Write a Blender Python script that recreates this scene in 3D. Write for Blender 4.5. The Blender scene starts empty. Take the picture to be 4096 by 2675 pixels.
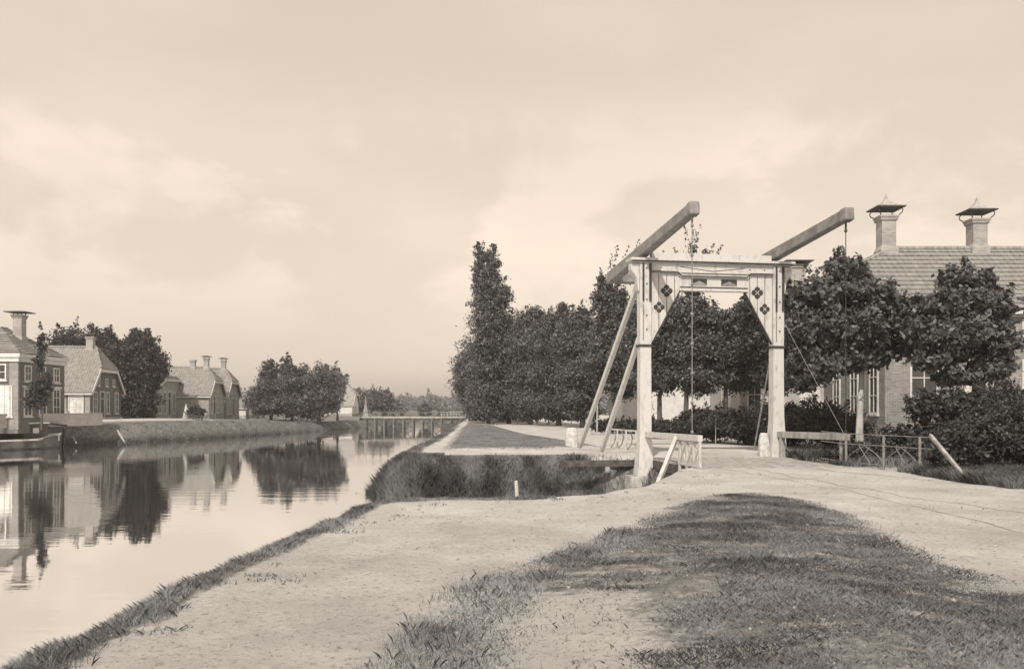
import bpy, bmesh, math, random
import numpy as np
from mathutils import Vector, Matrix
R = math.radians
rnd = random.Random(7)
SC = bpy.context.scene
COL = SC.collection

# ------------------------------------------------------------------ camera, sky, sun, exposure
F, H0, CX, CH = 3413.33, 1625.0, 2048.0, 1.65          # focal (photo px), horizon row, centre column, eye height
cam_d = bpy.data.cameras.new('camera'); cam = bpy.data.objects.new('camera', cam_d); COL.objects.link(cam)
cam.location = (0, 0, CH); cam.rotation_euler = (R(90), 0, 0)
cam_d.lens = 30; cam_d.sensor_width = 36; cam_d.shift_y = 0.0702; cam_d.clip_end = 6000; cam_d.clip_start = .1
SC.camera = cam
SC.view_settings.view_transform = 'Standard'; SC.view_settings.look = 'None'
SC.view_settings.exposure = 0.0; SC.view_settings.gamma = 1.0
HAZE = .0008
SUN_EL, SUN_FROM = R(43), (-0.24, -1.0)                  # sun stands behind and to the left of the camera
world = bpy.data.worlds.new('World'); SC.world = world; world.use_nodes = True
nt = world.node_tree; nt.nodes.clear()
def wn(t, **k):
    n = nt.nodes.new(t)
    for a, b in k.items(): setattr(n, a, b)
    return n
wo = wn('ShaderNodeOutputWorld'); bg = wn('ShaderNodeBackground'); bg.inputs['Strength'].default_value = 0.10
sky = wn('ShaderNodeTexSky', sky_type='NISHITA', sun_disc=False, sun_elevation=SUN_EL,
         sun_rotation=math.atan2(SUN_FROM[0], SUN_FROM[1]), dust_density=3.0, air_density=1.0)
bw = wn('ShaderNodeRGBToBW')
pw = wn('ShaderNodeMath', operation='POWER'); pw.inputs[1].default_value = 0.20
tc = wn('ShaderNodeTexCoord'); mp = wn('ShaderNodeMapping'); mp.inputs['Scale'].default_value = (1.0, 1.0, 2.6)
mp.inputs['Location'].default_value = (.33, .1, 1.35)
n1 = wn('ShaderNodeTexNoise'); n1.inputs['Scale'].default_value = 2.0; n1.inputs['Detail'].default_value = 7; n1.inputs['Roughness'].default_value = .5
cr = wn('ShaderNodeMapRange', clamp=True, interpolation_type='SMOOTHSTEP'); cr.inputs['From Min'].default_value = .40; cr.inputs['From Max'].default_value = .68
cr.inputs['To Min'].default_value = 0; cr.inputs['To Max'].default_value = 1
sx = wn('ShaderNodeSeparateXYZ')
el = wn('ShaderNodeMapRange', clamp=True, interpolation_type='SMOOTHSTEP')
el.inputs['From Min'].default_value = .20; el.inputs['From Max'].default_value = .42; el.inputs['To Min'].default_value = 1.0; el.inputs['To Max'].default_value = .975
ca = wn('ShaderNodeMath', operation='MULTIPLY_ADD'); ca.inputs[1].default_value = .23; ca.inputs[2].default_value = .875
m1 = wn('ShaderNodeMath', operation='MULTIPLY'); m2 = wn('ShaderNodeMath', operation='MULTIPLY')
tint = wn('ShaderNodeMixRGB', blend_type='MULTIPLY'); tint.inputs[0].default_value = 1; tint.inputs[2].default_value = (7.5, 6.36, 5.25, 1)
L = nt.links.new
L(sky.outputs[0], bw.inputs[0]); L(bw.outputs[0], pw.inputs[0])
L(tc.outputs['Generated'], mp.inputs[0]); L(mp.outputs[0], n1.inputs[0]); L(n1.outputs[0], cr.inputs['Value'])
n2 = wn('ShaderNodeTexNoise'); n2.inputs['Scale'].default_value = 5.2; n2.inputs['Detail'].default_value = 9; n2.inputs['Roughness'].default_value = .52; n2.inputs['Distortion'].default_value = .25
mp2 = wn('ShaderNodeMapping'); mp2.inputs['Scale'].default_value = (1, 1, 1.7); mp2.inputs['Location'].default_value = (.62, .0, .25)
c2 = wn('ShaderNodeMapRange', clamp=True, interpolation_type='SMOOTHSTEP'); c2.inputs['From Min'].default_value = .47; c2.inputs['From Max'].default_value = .60; c2.inputs['To Max'].default_value = 1
b1 = wn('ShaderNodeMapRange', clamp=True, interpolation_type='SMOOTHSTEP'); b1.inputs['From Min'].default_value = .05; b1.inputs['From Max'].default_value = .17
b2 = wn('ShaderNodeMapRange', clamp=True, interpolation_type='SMOOTHSTEP'); b2.inputs['From Min'].default_value = .27; b2.inputs['From Max'].default_value = .36; b2.inputs['To Min'].default_value = 1; b2.inputs['To Max'].default_value = 0
bm1 = wn('ShaderNodeMath', operation='MULTIPLY'); bm2 = wn('ShaderNodeMath', operation='MULTIPLY'); bm3 = wn('ShaderNodeMath', operation='MULTIPLY_ADD'); bm3.inputs[1].default_value = .6
L(tc.outputs['Generated'], mp2.inputs[0]); L(mp2.outputs[0], n2.inputs[0]); L(n2.outputs[0], c2.inputs['Value']); L(sx.outputs[2], b1.inputs['Value']); L(sx.outputs[2], b2.inputs['Value'])
L(b1.outputs[0], bm1.inputs[0]); L(b2.outputs[0], bm1.inputs[1]); L(bm1.outputs[0], bm2.inputs[0]); L(c2.outputs[0], bm2.inputs[1]); L(bm2.outputs[0], bm3.inputs[0]); crh = wn('ShaderNodeMath', operation='MULTIPLY'); crh.inputs[1].default_value = .45; L(cr.outputs[0], crh.inputs[0]); L(crh.outputs[0], bm3.inputs[2])
L(bm3.outputs[0], ca.inputs[0]); L(tc.outputs['Generated'], sx.inputs[0]); L(sx.outputs[2], el.inputs['Value'])
L(pw.outputs[0], m1.inputs[0]); L(ca.outputs[0], m1.inputs[1]); L(m1.outputs[0], m2.inputs[0]); L(el.outputs[0], m2.inputs[1])
L(m2.outputs[0], tint.inputs[1]); L(tint.outputs[0], bg.inputs['Color']); L(bg.outputs[0], wo.inputs['Surface'])
sd = bpy.data.lights.new('sun', 'SUN'); sd.energy = 4.3; sd.angle = R(.6); sd.color = (1, .9, .78)
sun = bpy.data.objects.new('sun', sd); COL.objects.link(sun)
hz = math.hypot(*SUN_FROM)
sdir = Vector((SUN_FROM[0]/hz*math.cos(SUN_EL), SUN_FROM[1]/hz*math.cos(SUN_EL), math.sin(SUN_EL)))
sun.rotation_euler = sdir.to_track_quat('Z', 'Y').to_euler(); sun.location = sdir*60

# ------------------------------------------------------------------ materials (neutral greys: the light is warm)
def mat(name, v, v2=None, scale=4.0, rough=.85, bump=0.0, bscale=None, spec=.3, detail=6, stretch=(1, 1, 1), lo=.35, hi=.65, tintc=(1, 1, 1)):
    m = bpy.data.materials.new(name); m.use_nodes = True; t = m.node_tree; p = t.nodes['Principled BSDF']
    p.inputs['Roughness'].default_value = rough; p.inputs['Specular IOR Level'].default_value = spec
    c = lambda q: (q*tintc[0], q*tintc[1], q*tintc[2], 1)
    p.inputs['Base Color'].default_value = c(v)
    co = t.nodes.new('ShaderNodeTexCoord'); mg = t.nodes.new('ShaderNodeMapping'); mg.inputs['Scale'].default_value = stretch
    t.links.new(co.outputs['Object'], mg.inputs[0])
    if v2 is not None:
        n = t.nodes.new('ShaderNodeTexNoise'); n.inputs['Scale'].default_value = scale; n.inputs['Detail'].default_value = detail; n.inputs['Roughness'].default_value = .62
        r = t.nodes.new('ShaderNodeValToRGB'); r.color_ramp.elements[0].position = lo; r.color_ramp.elements[1].position = hi
        r.color_ramp.elements[0].color = c(v); r.color_ramp.elements[1].color = c(v2)
        t.links.new(mg.outputs[0], n.inputs[0]); t.links.new(n.outputs[0], r.inputs[0]); t.links.new(r.outputs[0], p.inputs['Base Color'])
    if bump:
        b = t.nodes.new('ShaderNodeBump'); b.inputs['Strength'].default_value = bump; b.inputs['Distance'].default_value = .03
        n = t.nodes.new('ShaderNodeTexNoise'); n.inputs['Scale'].default_value = bscale or scale*3; n.inputs['Detail'].default_value = 5
        t.links.new(mg.outputs[0], n.inputs[0]); t.links.new(n.outputs[0], b.inputs['Height']); t.links.new(b.outputs[0], p.inputs['Normal'])
    return m

def brick_mat(name, v1, v2, vm, scale=1.0):
    m = bpy.data.materials.new(name); m.use_nodes = True; t = m.node_tree; p = t.nodes['Principled BSDF']; p.inputs['Roughness'].default_value = .9
    co = t.nodes.new('ShaderNodeTexCoord'); s = t.nodes.new('ShaderNodeSeparateXYZ'); a = t.nodes.new('ShaderNodeMath'); a.operation = 'ADD'; cb = t.nodes.new('ShaderNodeCombineXYZ')
    t.links.new(co.outputs['Object'], s.inputs[0]); t.links.new(s.outputs[0], a.inputs[0]); t.links.new(s.outputs[1], a.inputs[1]); t.links.new(a.outputs[0], cb.inputs[0]); t.links.new(s.outputs[2], cb.inputs[1])
    b = t.nodes.new('ShaderNodeTexBrick'); b.inputs['Scale'].default_value = scale
    b.inputs['Brick Width'].default_value = .23; b.inputs['Row Height'].default_value = .072; b.inputs['Mortar Size'].default_value = .009; b.inputs['Mortar Smooth'].default_value = .3
    b.inputs['Color1'].default_value = (v1, v1*.97, v1*.95, 1); b.inputs['Color2'].default_value = (v2, v2*.97, v2*.95, 1); b.inputs['Mortar'].default_value = (vm, vm, vm, 1)
    n = t.nodes.new('ShaderNodeTexNoise'); n.inputs['Scale'].default_value = 1.3; n.inputs['Detail'].default_value = 8
    r = t.nodes.new('ShaderNodeMapRange'); r.inputs['To Min'].default_value = .55; r.inputs['To Max'].default_value = 1.35
    mx = t.nodes.new('ShaderNodeMixRGB'); mx.blend_type = 'MULTIPLY'; mx.inputs[0].default_value = 1
    t.links.new(cb.outputs[0], b.inputs[0]); t.links.new(co.outputs['Object'], n.inputs[0]); t.links.new(n.outputs[0], r.inputs[0])
    t.links.new(b.outputs[0], mx.inputs[1]); t.links.new(r.outputs[0], mx.inputs[2]); t.links.new(mx.outputs[0], p.inputs['Base Color'])
    bu = t.nodes.new('ShaderNodeBump'); bu.inputs['Strength'].default_value = .35; bu.inputs['Distance'].default_value = .01
    t.links.new(b.outputs['Fac'], bu.inputs['Height']); bu.invert = True; t.links.new(bu.outputs[0], p.inputs['Normal'])
    return m

def tile_mat(name, v1, v2, axis='y', pitch=.24):
    # clay pantiles: rolls run down the slope; courses are real steps in the mesh
    m = bpy.data.materials.new(name); m.use_nodes = True; t = m.node_tree; p = t.nodes['Principled BSDF']; p.inputs['Roughness'].default_value = .7
    co = t.nodes.new('ShaderNodeTexCoord'); w = t.nodes.new('ShaderNodeTexWave'); w.wave_type = 'BANDS'; w.bands_direction = axis.upper(); w.wave_profile = 'SIN'
    w.inputs['Scale'].default_value = .314/pitch*1.0; w.inputs['Distortion'].default_value = .15
    t.links.new(co.outputs['Object'], w.inputs[0])
    n = t.nodes.new('ShaderNodeTexNoise'); n.inputs['Scale'].default_value = 2.6; n.inputs['Detail'].default_value = 9; n.inputs['Roughness'].default_value = .7
    r = t.nodes.new('ShaderNodeValToRGB'); r.color_ramp.elements[0].position = .34; r.color_ramp.elements[1].position = .68
    r.color_ramp.elements[0].color = (v1, v1, v1, 1); r.color_ramp.elements[1].color = (v2, v2, v2*.98, 1)
    t.links.new(co.outputs['Object'], n.inputs[0]); t.links.new(n.outputs[0], r.inputs[0]); t.links.new(r.outputs[0], p.inputs['Base Color'])
    bu = t.nodes.new('ShaderNodeBump'); bu.inputs['Strength'].default_value = 1; bu.inputs['Distance'].default_value = .05
    t.links.new(w.outputs['Fac'], bu.inputs['Height']); t.links.new(bu.outputs[0], p.inputs['Normal'])
    return m

def leaf_mat(name, v1, v2, trans=.12):
    m = bpy.data.materials.new(name); m.use_nodes = True; t = m.node_tree; p = t.nodes['Principled BSDF']
    p.inputs['Roughness'].default_value = .5; p.inputs['Specular IOR Level'].default_value = .35
    at = t.nodes.new('ShaderNodeAttribute'); at.attribute_name = 'rv'
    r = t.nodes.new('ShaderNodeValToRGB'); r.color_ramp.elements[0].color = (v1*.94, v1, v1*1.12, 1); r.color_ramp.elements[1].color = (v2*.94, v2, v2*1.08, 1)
    t.links.new(at.outputs['Fac'], r.inputs[0]); t.links.new(r.outputs[0], p.inputs['Base Color'])
    tr = t.nodes.new('ShaderNodeBsdfTranslucent'); t.links.new(r.outputs[0], tr.inputs[0])
    mx = t.nodes.new('ShaderNodeMixShader'); mx.inputs[0].default_value = trans
    o = t.nodes['Material Output']; t.links.new(p.outputs[0], mx.inputs[1]); t.links.new(tr.outputs[0], mx.inputs[2]); t.links.new(mx.outputs[0], o.inputs[0])
    return m

M = dict(
    white=mat('white_paint', .24, .50, scale=3.2, rough=.75, bump=.4, bscale=24, stretch=(2.2, 2.2, .8), lo=.22, hi=.48, detail=12),
    trim=mat('white_trim', .46, .60, scale=3, rough=.6),
    beam=mat('beam_paint', .15, .26, scale=4, rough=.65, bump=.2, bscale=25),
    earth=mat('loose_earth', .20, .34, scale=9, rough=.95), greywood=mat('weathered_wood', .20, .42, scale=4, rough=.9, bump=.4, bscale=20, stretch=(1, 1, .4)),
    voidwood=mat('void_shade_timber', .012, .04, scale=5, rough=.8, bump=.4), farwood=mat('pale_piles', .09, .20, scale=5), darkwood=mat('tarred_wood', .035, .09, scale=5, rough=.8, bump=.4),  # near-black timber holds the shade of the void under the bridge
    iron=mat('black_iron', .02, .05, scale=9, rough=.6),
    greyiron=mat('painted_iron', .13, .26, scale=9, rough=.6),
    stone=mat('pale_stone', .34, .62, scale=6, rough=.9, bump=.6, bscale=18),
    concrete=mat('quay_masonry', .22, .42, scale=4, rough=.9, bump=.5, bscale=14),
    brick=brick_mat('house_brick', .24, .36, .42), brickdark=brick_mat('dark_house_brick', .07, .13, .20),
    brickvilla=brick_mat('shaded_villa_brick', .15, .26, .34), brickpale=brick_mat('pale_brick', .34, .44, .5),  # villa brick is darkened to hold the shade of the trees
    tiles=tile_mat('pantiles', .17, .33), tilesx=tile_mat('pantiles_across', .17, .33, 'x'), tilesr=tile_mat('grey_tiles', .20, .36, 'x', .3), tilesry=tile_mat('grey_tiles_side', .18, .32, 'y', .3),
    plaster=mat('pale_plaster', .52, .66, scale=2, rough=.9),
    glass=mat('window_glass', .03, .06, scale=2, rough=.08, spec=.6), curtain=mat('curtained_glass', .45, .72, scale=3, rough=.3),
    slate=mat('chimney_cap', .04, .10, scale=8, rough=.7), lead=mat('lead_cap', .25, .42, scale=6, rough=.6),
    bark=mat('bark', .05, .13, scale=8, rough=.95, bump=.8, bscale=20, stretch=(1, 1, .3)), palebark=mat('limewashed_bark', .28, .55, scale=6, rough=.95, bump=.6, bscale=20, stretch=(1, 1, .3)),
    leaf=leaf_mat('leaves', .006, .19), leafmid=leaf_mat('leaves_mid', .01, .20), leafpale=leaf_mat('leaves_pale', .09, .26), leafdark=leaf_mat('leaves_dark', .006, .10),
    grass=leaf_mat('grass_blades', .07, .34, .3), reed=leaf_mat('reed_blades', .03, .34, .3), bankgrass=leaf_mat('bank_grass_blades', .10, .42, .3), farbank=leaf_mat('far_bank_blades', .08, .36, .3), lawn=leaf_mat('lawn_blades', .16, .40, .3),
    cloth=mat('white_cloth', .5, .7, scale=9), clothdark=mat('dark_cloth', .04, .07, scale=9), skin=mat('skin', .35, .4, scale=9), hull=mat('tarred_hull', .05, .14, scale=1.2, rough=.5),
)

# ------------------------------------------------------------------ helpers
class MB:
    def __init__(s): s.v = []; s.f = []
    def add(s, vs, fs):
        b = len(s.v); s.v += [tuple(v) for v in vs]; s.f += [tuple(i+b for i in f) for f in fs]
    def box(s, x0, x1, y0, y1, z0, z1):
        s.add([(x0, y0, z0), (x1, y0, z0), (x1, y1, z0), (x0, y1, z0), (x0, y0, z1), (x1, y0, z1), (x1, y1, z1), (x0, y1, z1)],
              [(0, 3, 2, 1), (4, 5, 6, 7), (0, 1, 5, 4), (1, 2, 6, 5), (2, 3, 7, 6), (3, 0, 4, 7)])
    def bar(s, a, b, w, h, w2=None, h2=None, up=(0, 0, 1)):      # rectangular beam from a to b
        a = Vector(a); b = Vector(b); d = (b-a).normalized(); u = Vector(up)
        if abs(d.dot(u)) > .97: u = Vector((0, 1, 0))
        sd_ = d.cross(u).normalized(); u = sd_.cross(d).normalized(); w2 = w2 or w; h2 = h2 or h; vs = []
        for p, ww, hh in ((a, w, h), (b, w2, h2)):
            for sx_, sz_ in ((-1, -1), (1, -1), (1, 1), (-1, 1)): vs.append(p+sd_*ww*.5*sx_+u*hh*.5*sz_)
        s.add(vs, [(0, 1, 2, 3), (7, 6, 5, 4), (0, 4, 5, 1), (1, 5, 6, 2), (2, 6, 7, 3), (3, 7, 4, 0)])
    def tube(s, pts, rad, n=8, cap=True):
        pts = [Vector(p) for p in pts]
        if not hasattr(rad, '__len__'): rad = [rad]*len(pts)
        base = len(s.v); prev = None
        for i, p in enumerate(pts):
            d = (pts[min(i+1, len(pts)-1)]-pts[max(i-1, 0)]).normalized()
            u = prev if prev is not None else (Vector((1, 0, 0)) if abs(d.x) < .8 else Vector((0, 1, 0)))
            a = (u-d*u.dot(d)).normalized(); b = d.cross(a); prev = a
            for k in range(n):
                t = 2*math.pi*k/n; s.v.append(tuple(p+(a*math.cos(t)+b*math.sin(t))*rad[i]))
        for i in range(len(pts)-1):
            for k in range(n):
                q = (k+1) % n; s.f.append((base+i*n+k, base+i*n+q, base+(i+1)*n+q, base+(i+1)*n+k))
        if cap:
            s.f.append(tuple(base+k for k in range(n))[::-1]); s.f.append(tuple(base+(len(pts)-1)*n+k for k in range(n)))
    def prism(s, poly, axis, a0, a1):      # poly of (u,v); axis 'y': (u, a, v); 'x': (a, u, v); 'z': (u, v, a)
        n = len(poly)
        g = {'y': lambda p, a: (p[0], a, p[1]), 'x': lambda p, a: (a, p[0], p[1]), 'z': lambda p, a: (p[0], p[1], a)}[axis]
        s.add([g(p, a0) for p in poly]+[g(p, a1) for p in poly], [tuple(range(n))[::-1], tuple(range(n, 2*n))]+[(i, (i+1) % n, n+(i+1) % n, n+i) for i in range(n)])
    def square_lathe(s, cx, cy, prof):      # stacked squares: [(half width, z)]
        b = len(s.v)
        for w, z in prof: s.v += [(cx-w, cy-w, z), (cx+w, cy-w, z), (cx+w, cy+w, z), (cx-w, cy+w, z)]
        for i in range(len(prof)-1):
            for k in range(4):
                q = (k+1) % 4; s.f.append((b+4*i+k, b+4*i+q, b+4*i+4+q, b+4*i+4+k))
        s.f.append((b+3, b+2, b+1, b)); e = b+4*(len(prof)-1); s.f.append((e, e+1, e+2, e+3))
    def lathe(s, cx, cy, prof, n=12):
        b = len(s.v)
        for r, z in prof:
            for k in range(n): s.v.append((cx+r*math.cos(2*math.pi*k/n), cy+r*math.sin(2*math.pi*k/n), z))
        for i in range(len(prof)-1):
            for k in range(n):
                q = (k+1) % n; s.f.append((b+n*i+k, b+n*i+q, b+n*i+n+q, b+n*i+n+k))
        s.f.append(tuple(b+k for k in range(n))[::-1]); e = b+n*(len(prof)-1); s.f.append(tuple(e+k for k in range(n)))
    def build(s, name, m, parent=None, bevel=0, smooth=False):
        me = bpy.data.meshes.new(name); me.from_pydata(s.v, [], s.f)
        bm = bmesh.new(); bm.from_mesh(me); bmesh.ops.recalc_face_normals(bm, faces=bm.faces); bm.to_mesh(me); bm.free()
        me.materials.append(m)
        if smooth: me.polygons.foreach_set('use_smooth', [True]*len(me.polygons))
        o = bpy.data.objects.new(name, me); COL.objects.link(o); o.parent = parent
        if bevel:
            md = o.modifiers.new('bevel', 'BEVEL'); md.width = bevel; md.segments = 2; md.limit_method = 'ANGLE'; md.angle_limit = R(40)
        return o

def tag(o, label=None, cat=None, group=None, kind=None):
    for k, v in (('label', label), ('category', cat), ('group', group), ('kind', kind)):
        if v: o[k] = v
    return o
def empty(name, loc=(0, 0, 0), rz=0, label=None, cat=None, group=None):
    o = bpy.data.objects.new(name, None); COL.objects.link(o); o.location = loc; o.rotation_euler = (0, 0, rz); o.empty_display_size = .3
    return tag(o, label, cat, group)
def np_mesh(name, V, Fc, m, parent=None, rv=None, smooth=False):
    me = bpy.data.meshes.new(name); k = Fc.shape[1]
    me.vertices.add(len(V)); me.vertices.foreach_set('co', V.astype(np.float32).ravel())
    me.loops.add(Fc.size); me.loops.foreach_set('vertex_index', Fc.astype(np.int32).ravel())
    me.polygons.add(len(Fc)); me.polygons.foreach_set('loop_start', np.arange(0, Fc.size, k, dtype=np.int32))
    me.update(calc_edges=True)
    if smooth: me.polygons.foreach_set('use_smooth', np.ones(len(Fc), bool))
    if rv is not None:
        a = me.attributes.new('rv', 'FLOAT', 'FACE'); a.data.foreach_set('value', rv.astype(np.float32))
    me.materials.append(m); o = bpy.data.objects.new(name, me); COL.objects.link(o); o.parent = parent
    return o
def PX(px, Y): return (px-CX)/F*Y
def PZ(py, Y): return CH-(py-H0)/F*Y
def G(px, py, z=0.0):
    Y = (CH-z)*F/(py-H0); return (PX(px, Y), Y)

# value noise
def _h(ix, iy, iz, seed):
    n = (ix*374761393+iy*668265263+iz*2147483647+seed*144665) & 0x7fffffff
    n = ((n ^ (n >> 13))*1274126177) & 0x7fffffff
    n = ((n ^ (n >> 16))*1103515245) & 0x7fffffff
    return (n & 0xffff)/65535.0
def vnoise(P, seed=0, oct=3):
    P = np.asarray(P, float)
    if P.shape[1] == 2: P = np.c_[P, np.zeros(len(P))]
    out = np.zeros(len(P)); amp = 1; tot = 0
    for o in range(oct):
        q = P*(2**o)+17.3*o; i = np.floor(q).astype(np.int64); f = q-i; f = f*f*(3-2*f); r = 0
        for a in (0, 1):
            for b in (0, 1):
                for c in (0, 1):
                    w = (f[:, 0] if a else 1-f[:, 0])*(f[:, 1] if b else 1-f[:, 1])*(f[:, 2] if c else 1-f[:, 2])
                    r = r+w*_h(i[:, 0]+a, i[:, 1]+b, i[:, 2]+c, seed+o)
        out += amp*r; tot += amp; amp *= .5
    return out/tot
def sdist(P, poly):      # signed distance, positive inside
    P = np.asarray(P, float); n = len(poly); d = np.full(len(P), 1e18); ins = np.zeros(len(P), bool)
    for i in range(n):
        a = np.array(poly[i], float); b = np.array(poly[(i+1) % n], float); e = b-a; w = P-a
        t = np.clip((w@e)/(e@e), 0, 1); q = w-t[:, None]*e; d = np.minimum(d, (q**2).sum(1))
        c = ((a[1] <= P[:, 1]) != (b[1] <= P[:, 1]))
        with np.errstate(divide='ignore', invalid='ignore'):
            xi = a[0]+(P[:, 1]-a[1])/(b[1]-a[1]+1e-12)*(b[0]-a[0])
        ins ^= c & (P[:, 0] < xi)
    d = np.sqrt(d); return np.where(ins, d, -d)
def sm(x, a, b):
    t = np.clip((x-a)/(b-a), 0, 1); return t*t*(3-2*t)

# ------------------------------------------------------------------ terrain
CANAL = [(-3.5, -30), (-3.4, 5.0), (-3.25, 8.2), (-3.05, 10.7), (-2.85, 12.9), (-2.7, 14.3), (-2.3, 15.2), (-1.4, 15.5), (0, 15.5), (1.5, 16.3), (2.7, 18.3), (3.6, 20.8), (4.4, 23.0), (4.9, 23.7),
         (9.3, 24.3), (11.5, 24.0), (16, 23), (30, 21), (60, 18), (60, 24), (30, 26), (16, 27.3), (9.6, 27.6), (9.3, 26.9), (4.9, 26.4), (4.0, 28.0), (2.9, 29.0), (1.0, 29.0), (-3.2, 28.3), (-4.0, 28.9), (-4.1, 32), (-4.2, 42), (-5.1, 75),
         (-6.9, 141), (-9, 220), (-13, 420), (-16, 900), (-60, 900), (-36, 420), (-27, 220), (-24.5, 150), (-22.0, 122), (-22.5, 111), (-24.5, 100), (-27.2, 84.5), (-31.2, 70.5), (-37, 62), (-48, 48), (-70, 20), (-90, -30)]
LAWN = [G(1770, 1800), G(2150, 1800), G(2330, 1788), (3.6, 34.5), G(2090, 1735), G(1985, 1705), G(1900, 1673), G(1875, 1674)]
MOUND = [G(3000, 1968), G(3230, 2010), G(3400, 2070), G(3600, 2165), G(3800, 2260), G(4096, 2360), (12, 3), (0, 3), (-1.0, 4.6), G(1600, 2640), G(1700, 2480), G(1850, 2360), G(2060, 2265), G(2350, 2200), G(2500, 2110), G(2700, 2030), G(2860, 1985)]
WATER_Z = -1.3
def left_z(P):      # the far (left) bank sinks a little with distance
    return .22-.55*sm(P[:, 1], 78, 112)
def height(P):
    d = sdist(P, CANAL); leftside = sm(-P[:, 0]-.09*P[:, 1], 8, 14)*sm(P[:, 1], 30, 60)*(1-sm(P[:, 1], 125, 170))
    top = left_z(P)*leftside+.30*sm(-d, 1.5, 6.5)*leftside
    md = sdist(P, MOUND); top = top+.16*sm(md, -.1, 3.2)
    ld = sdist(P, LAWN); top = top+.10*sm(ld, 0, .5)*(P[:, 1] > 20)
    w = 1.35+1.0*leftside+.35*vnoise(P*.8, 5)
    bank = sm(d, -.35, w)
    top = top+(vnoise(P*.9, 3)-.5)*.07*(1-sm(P[:, 1], 40, 60))+(vnoise(P*5, 4)-.5)*.012
    return top*(1-bank)+(-2.3)*bank
def axis(segs):
    out = []
    for a, b, st in segs: out += list(np.arange(a, b, st))
    return np.array(out)
xs = axis([(-3200, -400, 400), (-400, -90, 30), (-90, -42, 4), (-42, -16, .45), (-16, -6, .35), (-6, 12, .14), (12, 24, .6), (24, 90, 4), (90, 400, 30), (400, 3201, 400)])
ys = axis([(-300, -40, 40), (-40, 2, 3), (2, 5, .5), (5, 36, .14), (36, 60, .5), (60, 130, .6), (130, 240, 5), (240, 900, 40), (900, 4901, 400)])
GX, GY = np.meshgrid(xs, ys); P2 = np.c_[GX.ravel(), GY.ravel()]
Z = height(P2); V = np.c_[P2, Z]
nx, ny = len(xs), len(ys); idx = np.arange(nx*ny).reshape(ny, nx)
Fq = np.c_[idx[:-1, :-1].ravel(), idx[:-1, 1:].ravel(), idx[1:, 1:].ravel(), idx[1:, :-1].ravel()]
gm = bpy.data.materials.new('ground_sand_and_turf'); gm.use_nodes = True
gnd = np_mesh('ground', V, Fq, gm, smooth=True); tag(gnd, kind='structure')
dC = sdist(P2, CANAL); dM = sdist(P2, MOUND); dL = sdist(P2, LAWN)
near = P2[:, 1] < 40
turf = np.zeros(len(P2))
turf = np.maximum(turf, sm(dC, -.95, -.25)*(P2[:, 1] < 16.2)*(P2[:, 0] < .6))            # strip along the canal edge in front
turf = np.maximum(turf, sm(dC, -.25, .25))                                             # banks
turf = np.maximum(turf, .68*sm(dM, -.35, .55)*(1-.75*(1-sm(P2[:, 0], -.1, 1.3))*(1-sm(P2[:, 1], 6.4, 7.8))))
turf = np.maximum(turf, .74*sm(dL, -.2, .4)*(P2[:, 1] > 20))
far = (P2[:, 0] < -8)&(P2[:, 1] > 40)
roadL = np.abs(dC+6.0)
turf = np.where(far, np.maximum(turf, 1-sm(-roadL, -2.6, -1.7)), turf)                 # all green on the left bank except its road
turf = np.where((P2[:, 0] > 9.3+0.05*P2[:, 1])&(P2[:, 1] > 17), 1, turf)
turf = np.where((P2[:, 0] < 2.0-0.0*P2[:, 1])&(P2[:, 1] > 88)&(dC < -2.5), 1, turf)
turf = np.where(P2[:, 1] > 160, 1, turf)
turf = np.where((P2[:, 1] > 24.5)&(P2[:, 1] < 75)&(P2[:, 0] < 2.6)&(P2[:, 0] > -8), np.maximum(turf, sm(dC, -.75-.35*(P2[:, 0] < -2.5), -.3)), turf)
ga = gnd.data.attributes.new('turf', 'FLOAT', 'POINT'); ga.data.foreach_set('value', turf.astype(np.float32))
wear = np.zeros(len(P2))
wear = np.maximum(wear, sm(dC, -3.2, 0)*near)
gb = gnd.data.attributes.new('deep', 'FLOAT', 'POINT'); gb.data.foreach_set('value', (sm(dC, .75, 1.2)).astype(np.float32))
t = gm.node_tree; p = t.nodes['Principled BSDF']; p.inputs['Roughness'].default_value = .95; p.inputs['Specular IOR Level'].default_value = .1
co = t.nodes.new('ShaderNodeTexCoord')
def tn(sc, det=8, ro=.6):
    n = t.nodes.new('ShaderNodeTexNoise'); n.inputs['Scale'].default_value = sc; n.inputs['Detail'].default_value = det; n.inputs['Roughness'].default_value = ro
    t.links.new(co.outputs['Object'], n.inputs[0]); return n
def ramp(n, p0, c0, p1, c1):
    r = t.nodes.new('ShaderNodeValToRGB'); r.color_ramp.elements[0].position = p0; r.color_ramp.elements[1].position = p1
    r.color_ramp.elements[0].color = (c0, c0, c0, 1); r.color_ramp.elements[1].color = (c1, c1, c1, 1); t.links.new(n.outputs[0], r.inputs[0]); return r
sandL = ramp(tn(.5, 12, .72), .32, .36, .66, .60); speck = ramp(tn(13, 6, .85), .33, .35, .47, 1.0)
smul = t.nodes.new('ShaderNodeMixRGB'); smul.blend_type = 'MULTIPLY'; smul.inputs[0].default_value = 1; t.links.new(sandL.outputs[0], smul.inputs[1]); t.links.new(speck.outputs[0], smul.inputs[2])
turfc = ramp(tn(3.2, 8, .75), .33, .085, .66, .27)
at = t.nodes.new('ShaderNodeAttribute'); at.attribute_name = 'turf'; nn = tn(3.1, 14, .82)
add = t.nodes.new('ShaderNodeMath'); add.operation = 'ADD'; t.links.new(at.outputs['Fac'], add.inputs[0]); t.links.new(nn.outputs[0], add.inputs[1])
mr = t.nodes.new('ShaderNodeMapRange'); mr.interpolation_type = 'SMOOTHSTEP'; mr.inputs['From Min'].default_value = 1.05; mr.inputs['From Max'].default_value = 1.24
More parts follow.
